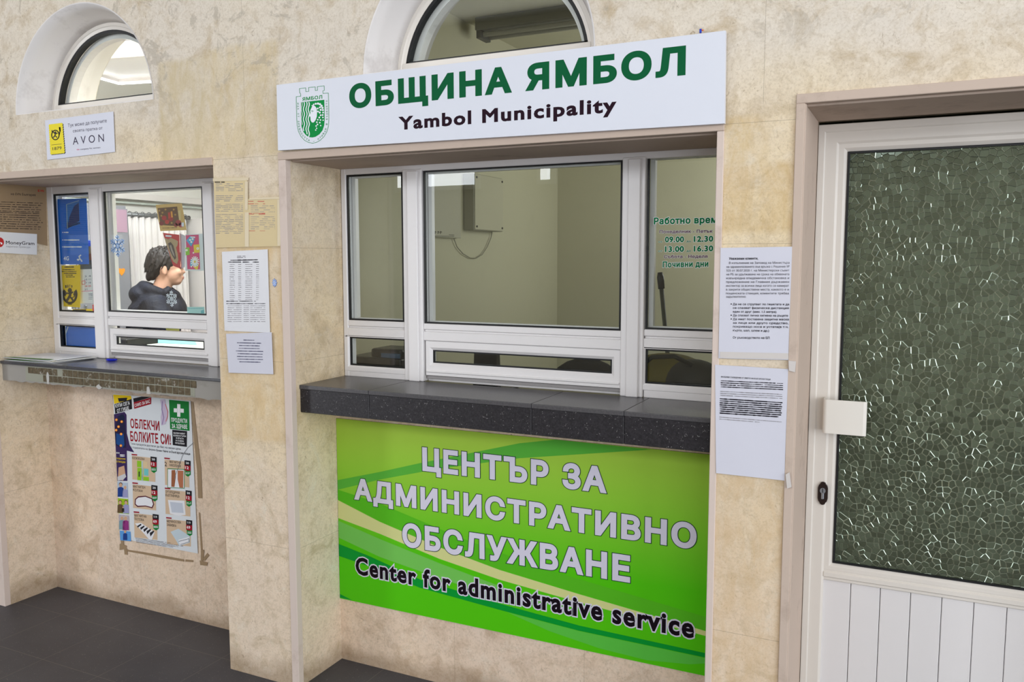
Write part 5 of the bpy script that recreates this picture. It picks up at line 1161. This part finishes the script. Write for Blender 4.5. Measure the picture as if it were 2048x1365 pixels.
def clerk():
    FLOOR = .27
    fw = Vector((.70, .714, 0)); sd = Vector((.714, -.70, 0)); up = Vector((0, 0, 1))        # facing, towards the window, up
    hd = PY(338, 537, 1.30)                                                                    # head centre
    O = Vector((hd.x, hd.y, 0))-fw*.050
    def P(f, s, z): return O+fw*f+sd*s+up*z
    M = Matrix((fw, sd, up)).transposed()
    hz = hd.z
    t = thing('person', 'person with short dark hair in a dark navy jacket, seated side-on behind the glass', 'person', (O.x, O.y, FLOOR))
    SK = mat('skin', (206, 160, 138), .55, .35)
    hip = .82; sh = hz-.195
    HS = .90                              # head size
    def E(mb, f, s, z, a, b, c, nu=18, nv=12):
        if z > hz-.13: return mb.ell(P(.05+(f-.05)*HS, s*HS, hz+(z-hz)*HS), a*HS, b*HS, c*HS, M, nu, nv)
        return mb.ell(P(f, s, z), a, b, c, M, nu, nv)
    def Q(f, s, z): return P(.05+(f-.05)*HS, s*HS, hz+(z-hz)*HS)
    b = MB()
    # head
    E(b, .035, 0, hz+.030, .098, .076, .088); E(b, .062, 0, hz-.030, .072, .064, .078); E(b, .088, 0, hz-.080, .040, .042, .032); E(b, .104, 0, hz-.092, .018, .022, .016)
    E(b, .125, 0, hz+.012, .018, .045, .014)                                  # brow
    b.loft([[Q(.118+d*.9, s*.6, hz+.018) for d, s in ((0, -.016), (.006, 0), (0, .016), (-.02, 0))], [Q(.132+d, s, hz-.008) for d, s in ((0, -.015), (.010, 0), (0, .015), (-.02, 0))], [Q(.142+d, s, hz-.026) for d, s in ((0, -.018), (.012, 0), (0, .018), (-.03, 0))], [Q(.126+d, s, hz-.040) for d, s in ((0, -.016), (.010, 0), (0, .016), (-.02, 0))]])
    E(b, .128, 0, hz-.057, .012, .024, .007); E(b, .125, 0, hz-.069, .012, .022, .008); E(b, .10, .034, hz-.025, .03, .022, .025); E(b, .10, -.034, hz-.025, .03, .022, .025)
    for s_ in (1, -1):
        E(b, .022, s_*.074, hz-.008, .020, .010, .033); E(b, .028, s_*.076, hz-.030, .011, .009, .016)
    # neck, trunk, limbs as one surface
    def limb(pts, rs): b.tube([P(*p) for p in pts], rs, 14)
    limb([(.03, 0, hz-.05), (.005, 0, hz-.12), (-.02, 0, sh+.03), (-.03, 0, sh-.02)], [.050, .052, .060, .08])
    b.loft([[P(c+rx*math.cos(a), ry*math.sin(a), z) for a in (2*math.pi*i/20 for i in range(20))] for z, c, rx, ry in ((hip-.08, -.06, .10, .15), (hip+.02, -.06, .12, .165), (hip+.16, -.05, .115, .150), (hip+.32, -.035, .120, .165), (sh-.02, -.035, .105, .185), (sh+.035, -.03, .06, .12))])
    dk = hip+.072
    for s_ in (1, -1):
        limb([(-.03, s_*.16, sh), (.03, s_*.235, sh-.16), (.02, s_*.25, hip+.16), (.18, s_*.20, hip+.13), (.30, s_*.15, hip+.112)], [.060, .052, .044, .038, .029])
        limb([(-.04, s_*.09, hip-.03), (.20, s_*.11, hip-.02), (.42, s_*.12, hip-.01), (.43, s_*.12, hip-.25), (.41, s_*.12, FLOOR+.10)], [.092, .082, .062, .056, .042])
        b.tube([P(.37, s_*.12, FLOOR+.05), P(.45, s_*.12, FLOOR+.04), P(.56, s_*.13, FLOOR+.03), P(.62, s_*.13, FLOOR+.025)], [.04, .042, .038, .024], 10)
        # hand: palm, four fingers, thumb
        w = Vector((.33, s_*.14, dk+.045)); E(b, .375, s_*.125, dk+.040, .05, .040, .016)
        for k, L in enumerate((.066, .074, .070, .055)):
            s0 = s_*.125+(.027-.018*k); f0 = .415-(.004 if k in (0, 3) else 0)
            limb([(f0, s0, dk+.042), (f0+L*.45, s0*1.0, dk+.044), (f0+L*.8, s0, dk+.032), (f0+L, s0, dk+.020)], [.0095, .0088, .0082, .0066])
        th = -s_
        limb([(.35, s_*.125+th*.034, dk+.040), (.385, s_*.125+th*.056, dk+.034), (.415, s_*.125+th*.060, dk+.024)], [.011, .0098, .0076])
    remesh(b, .0065, 3).build('body', SK, t)
    # hair
    h = MB(); E(h, .022, 0, hz+.045, .108, .085, .086); E(h, -.035, 0, hz+.010, .062, .070, .072); E(h, -.055, 0, hz-.035, .034, .052, .045); E(h, .112, 0, hz+.078, .030, .055, .028); E(h, .045, .055, hz+.045, .034, .026, .035); E(h, .045, -.055, hz+.045, .034, .026, .035)
    E(h, -.075, 0, hz-.055, .018, .035, .030); E(h, .048, .071, hz+.012, .012, .009, .026); E(h, .048, -.071, hz+.012, .012, .009, .026)
    rnd = random.Random(5)
    for k in range(260):
        a = rnd.uniform(0, 6.283); e = rnd.uniform(-.35, 1.35)
        f = .022+.105*HS*math.cos(a)*math.cos(e); q = .085*HS*math.sin(a)*math.cos(e); zz = hz+.040+.086*HS*math.sin(e)
        if f > .035 and zz < hz+.050: continue
        if f > .09 and zz < hz+.07: continue
        p = P(f, q, zz); d = P(f-.010+rnd.uniform(-.012, .006), q*1.06+rnd.uniform(-.006, .006), zz-.030-rnd.uniform(0, .012)-(.0 if f > -.03 else .012))
        h.tube([p+(p-d)*.5, p, d], [.003, .0060, .0020], 6)
    hm = remesh(h, .0036, 1)
    nse = N('dark_hair', .55, .4); cc = nse.mix(nse.ramp(nse.noise(60, 3, .7, vec=nse.scale((1, 1, .25))), .35, .7), lin((11, 9, 10)), lin((28, 21, 20))); nse.col(cc); nse.bump(nse.noise(120, 3, vec=nse.scale((1, 1, .2))), .5, .004)
    hm.build('hair', nse.m, t)
    EYE_ = mat('eye_dark', (40, 30, 28), .2); 
    for s_ in (1, -1): E(MB(), .121, s_*.031, hz+.002, .008, .012, .006).build('eye', EYE_, t); E(MB(), .132, s_*.032, hz+.021, .007, .020, .004).build('eyebrow', nse.m, t)
    E(E(MB(), .1345, 0, hz-.0585, .007, .021, .0035), .133, 0, hz-.068, .007, .019, .004).build('lips', mat('lips', (176, 104, 98), .45), t)
    # jacket
    j = MB()
    j.loft([[P(c+rx*math.cos(a), ry*math.sin(a), z) for a in (2*math.pi*i/24 for i in range(24))] for z, c, rx, ry in ((hip-.03, -.06, .145, .190), (hip+.10, -.06, .150, .185), (hip+.25, -.05, .152, .185), (hip+.36, -.045, .150, .200), (sh-.03, -.045, .135, .212), (sh+.035, -.035, .092, .150), (sh+.075, -.022, .080, .088))])
    for s_ in (1, -1):
        j.tube([P(*p) for p in ((-.04, s_*.150, sh+.005), (.03, s_*.245, sh-.155), (.02, s_*.262, hip+.165), (.18, s_*.205, hip+.135), (.285, s_*.155, hip+.115))], [.082, .076, .066, .056, .046], 14)
    j.tube([P(-.085+.0*math.cos(a)+.115*math.cos(a)*.6+.06, .105*math.sin(a), sh+.062-.030*math.cos(a)) for a in (2*math.pi*i/18 for i in range(19))], .034, 10)     # hood roll and collar
    j.ell(P(-.115, 0, sh+.045), .060, .115, .055, M); j.ell(P(.075, 0, sh-.06), .07, .12, .10, M); j.tube([P(.03, .085, sh+.075), P(.085, .05, sh+.035), P(.10, 0, sh+.0), P(.085, -.05, sh+.035), P(.03, -.085, sh+.075)], .026, 10)
    jm = remesh(j, .009, 4)
    jn = N('navy_jacket', .7, .3); jn.col(jn.mix(jn.ramp(jn.noise(9, 4), .4, .65), lin((13, 17, 30)), lin((22, 29, 46)))); jn.bump(jn.noise(14, 4, .6, dist=1), .5, .02)
    ja = jm.build('jacket', jn.m, t)
    q = [P(.07+.05*a, .318+.006*b*0-.012*abs(a), sh-.115+.045*b) for a, b in ((-.6, -1), (.6, -1), (.9, .2), (0, 1), (-.9, .2))]
    MB().prism(q, sd*.004).build('sleeve_patch', mat('patch_olive', (120, 124, 60), .6), ja)
    tr = MB()
    for s_ in (1, -1): tr.tube([P(*p) for p in ((-.07, s_*.085, hip-.03), (.20, s_*.11, hip-.018), (.425, s_*.12, hip-.008), (.438, s_*.12, hip-.25), (.415, s_*.12, FLOOR+.07))], [.108, .096, .078, .070, .060], 14)
    remesh(tr, .010, 3).build('trousers', mat('trousers_dark', (34, 36, 44), .8), t)
    for s_ in (1, -1):
        f = MB(); f.tube([P(.35, s_*.12, FLOOR+.055), P(.45, s_*.12, FLOOR+.052), P(.56, s_*.13, FLOOR+.042), P(.64, s_*.13, FLOOR+.034)], [.050, .052, .048, .030], 12); remesh(f, .008, 2).build('shoe', mat('shoe_black', (24, 24, 26), .4), t)
    # chair
    c = thing('office_chair', 'black office chair carrying the seated person', 'chair', tuple(P(-.02, 0, FLOOR)))
    CB = mat('chair_fabric_black', (30, 31, 36), .8); ST = mat('chair_base_black', (28, 28, 30), .4)
    E(MB(), .06, 0, hip-.180, .25, .24, .034).build('seat', CB, c); k = MB(); k.loft([[P(-.262+.03*math.cos(a)-.0*z, w*math.sin(a), z) for a in (2*math.pi*i/18 for i in range(18))] for z, w in ((hip+.02, .12), (hip+.06, .19), (hip+.25, .21), (hip+.38, .18), (hip+.41, .10))]); k.build('backrest', CB, c)
    MB().tube([P(-.02, 0, FLOOR+.06), P(-.02, 0, hip-.20)], .028, 12).build('column', ST, c); MB().tube([P(-.1, 0, hip-.20), P(-.26, 0, hip-.17), P(-.285, 0, hip+.10)], .02, 10).build('back_bar', ST, c)
    for i in range(5):
        a = .4+2*math.pi*i/5; e = P(-.02+.26*math.cos(a), .26*math.sin(a), FLOOR+.055); MB().tube([P(-.02, 0, FLOOR+.075), e], [.024, .016], 8).build('leg', ST, c)
        MB().tube([e+Vector((0, -.012, -.028)), e+Vector((0, .012, -.028))], .026, 12).build('caster', ST, c)
clerk()
# ================================================================ inside the second office
def office_two():
    PX0 = OXP
    b0, b1 = PX(926, 352, PX0), PX(985, 463, PX0)
    t = thing('meter_box', 'grey steel meter box on the office wall with a cable looping below', 'meter box', (PX0, (b0.y+b1.y)/2, b1.z))
    G = mat('box_grey_beige', (190, 187, 164), .5); y0, y1, z0, z1 = 1.69, 2.035, 1.705, 2.005
    MB().bbox(PX0+.001, PX0+.064, y0, y1, z0, z1, r=.004).build('case', mat('box_side_grey', (162, 160, 144), .5), t)
    MB().bbox(PX0+.064, PX0+.070, y0+.004, y1-.004, z0+.004, z1-.004, r=.002).build('lid', G, t)
    for y, z in ((y0+.02, z0+.02), (y1-.02, z0+.02), (y1-.02, z1-.02), (y0+.02, z1-.02)): MB().tube([(PX0+.070, y, z), (PX0+.074, y, z)], .006, 10).build('screw', mat('screw_dark', (60, 58, 54), .4), t)
    t = thing('wall_panel', 'flat grey panel with a row of small marks, beside the meter box', 'panel', (PX0, 1.45, 1.655))
    MB().bbox(PX0+.001, PX0+.03, 1.20, 1.61, 1.66, 2.03, r=.003).build('plate', mat('panel_grey', (184, 182, 164), .5), t)
    S = Sheet('x', PX0+.031, t); k = mat('panel_mark', (70, 70, 62), .6)
    for i, u in enumerate((858, 864, 870, 876, 881)): S.line('marks', k, 1, [(u, 468), (u, 463), (u+2.5, 465)], 1.1)
    S.line('marks', k, 1, [(856, 472.5), (908, 473)], 1.0); S.line('marks', k, 1, [(898, 469.8), (908, 470.2)], .9); S.done()
    c = [PX(u, v, PX0+.012) for u, v in ((908, 478), (914, 494), (926, 508), (940, 516), (952, 517), (964, 510), (974, 495), (982, 476), (984, 464))]
    tag(MB().tube(c, .0024, 8).build('cable', mat('cable_grey', (140, 138, 122), .5), None, loc=c[4]), 'thin cable looping from the wall panel to the meter box', 'cable')
    # lamp on the ceiling
    t = thing('fluorescent_lamp', 'unlit fluorescent lamp on the ceiling of the dark office, seen through the fanlight', 'ceiling lamp', (-1.5, 1.75, 2.80))
    MB().bbox(-2.12, -.85, 1.68, 1.80, 2.735, 2.80, r=.004).build('housing', mat('lamp_grey', (120, 122, 112), .5), t)
    for y in (1.705, 1.775): MB().tube([(-2.08, y, 2.715), (-.89, y, 2.715)], .013, 10).build('tube', mat('tube_grey', (170, 172, 166), .3), t)
    for x in (-2.10, -.87): MB().bbox(x-.015, x+.015, 1.685, 1.795, 2.695, 2.74, r=.003).build('end_cap', mat('lamp_dark', (70, 72, 66), .5), t)
    # desk and things on it
    dz = 1.045
    t = thing('desk', 'office desk behind the wide service window', 'desk', (-1.2, .7, 0)); DW = mat('desk_olive', (150, 146, 118), .45)
    MB().bbox(-2.16, -.45, .375, 1.05, dz-.03, dz, r=.003).build('desktop', DW, t)
    for x in (-2.14, -1.3, -.5): MB().bbox(x, x+.03, .40, 1.0, .0, dz-.03, r=.002).build('side_panel', DW, t)
    BK = mat('device_black', (24, 25, 28), .35); BL = mat('device_blue_grey', (60, 84, 110), .3)
    a, b = PY(712, 712, .5), PY(810, 698, .5)
    t = thing('desk_telephone', 'dark desk telephone behind the small lower pane of the wide window', 'telephone', ((a.x+b.x)/2, .52, dz))
    MB().bbox(a.x, b.x+.02, .44, .62, dz+.001, a.z+.006, r=.008).build('base', BK, t)
    MB().bbox(a.x+.10, b.x+.01, .46, .60, a.z, b.z, r=.010).build('screen_hood', BK, t)
    m = MB().bbox(a.x+.155, b.x+.005, .452, .4605, dz+.05, b.z-.016, r=.002); m.build('display', BL, t)
    a, b = PY(943, 706, .52), PY(990, 733, .52)
    t = thing('monitor', 'black monitor back on its stand, seen through the sash slot of the wide window', 'monitor', ((a.x+b.x)/2, .55, dz))
    MB().bbox(a.x-.01, b.x+.03, .50, .68, dz+.001, dz+.012, r=.004).build('foot', BK, t); MB().prism([(a.x, .53, dz+.012), (b.x+.006, .53, dz+.012), (b.x, .53, a.z), (a.x+.006, .53, a.z)], (0, .03, 0)).build('stand', BK, t)
    a, b = PY(1130, 716, 1.15), PY(1216, 745, 1.15)
    cxx, w = (a.x+b.x)/2, (b.x-a.x)/2
    t = thing('office_chair', 'black office chair whose rounded back shows in the sash slot of the wide window', 'chair', (cxx, 1.2, 0))
    CB = mat('chair_fabric_black', (30, 31, 36), .8); ST = mat('chair_base_black', (28, 28, 30), .4)
    MB().ell((cxx, 1.16, a.z-.22), .22, .045, .225).build('backrest', CB, t); MB().ell((cxx, 1.40, .56), .24, .24, .05).build('seat', CB, t)
    MB().tube([(cxx, 1.40, .08), (cxx, 1.40, .53)], .028, 12).build('column', ST, t); MB().tube([(cxx, 1.36, .53), (cxx, 1.19, .54), (cxx, 1.185, .85)], .02, 10).build('back_bar', ST, t)
    for i in range(5):
        an = .3+2*math.pi*i/5; e = Vector((cxx+.26*math.cos(an), 1.40+.26*math.sin(an), .055)); MB().tube([(cxx, 1.40, .075), e], [.024, .016], 8).build('leg', ST, t); MB().tube([e+Vector((0, -.012, -.029)), e+Vector((0, .012, -.029))], .026, 12).build('caster', ST, t)
    # olive and black bag on the desk
    a = PY(1340, 735, .55)
    t = thing('bag', 'olive yellow and black bag on the desk behind the lower end pane', 'bag', (a.x, .58, dz)); 
    g = MB(); g.ell((a.x-.02, .60, dz+.088), .16, .10, .088); remesh(g, .012, 2).build('body', mat('bag_olive', (110, 98, 26), .7), t)
    g = MB(); g.ell((a.x+.08, .56, dz+.082), .11, .09, .081); g.build('pocket', mat('bag_black', (28, 28, 24), .7), t)
    MB().tube([(a.x-.11, .52, dz+.12), (a.x-.05, .50, dz+.17), (a.x+.03, .49, dz+.178), (a.x+.09, .50, dz+.15)], .008, 8).build('strap', mat('bag_black', (28, 28, 24), .7), t)
    # stick leaning in the corner
    y = 1.12; a, b = PY(1320, 545, y), PY(1330, 655, y); d = (b-a).normalized(); e = a+d*((0.001-a.z)/d.z)
    t = thing('mop_handle', 'thin mop handle with a black grip, standing behind the narrow lettered pane', 'mop', tuple(e))
    mid = a+(b-a)*.30
    MB().tube([mid-d*.01, e+Vector((0, 0, .03))], .009, 10).build('pole', mat('pole_dark', (52, 56, 46), .5), t); MB().tube([a, a+d*.02, mid], [.010, .015, .014], 12).build('grip', BK, t)
    MB().bbox(e.x-.10, e.x+.10, e.y-.03, e.y+.03, .001, .035, r=.01).build('mop_head', mat('mop_grey', (140, 140, 136), .9), t)
office_two()
bpy.data.objects.remove(_fo)
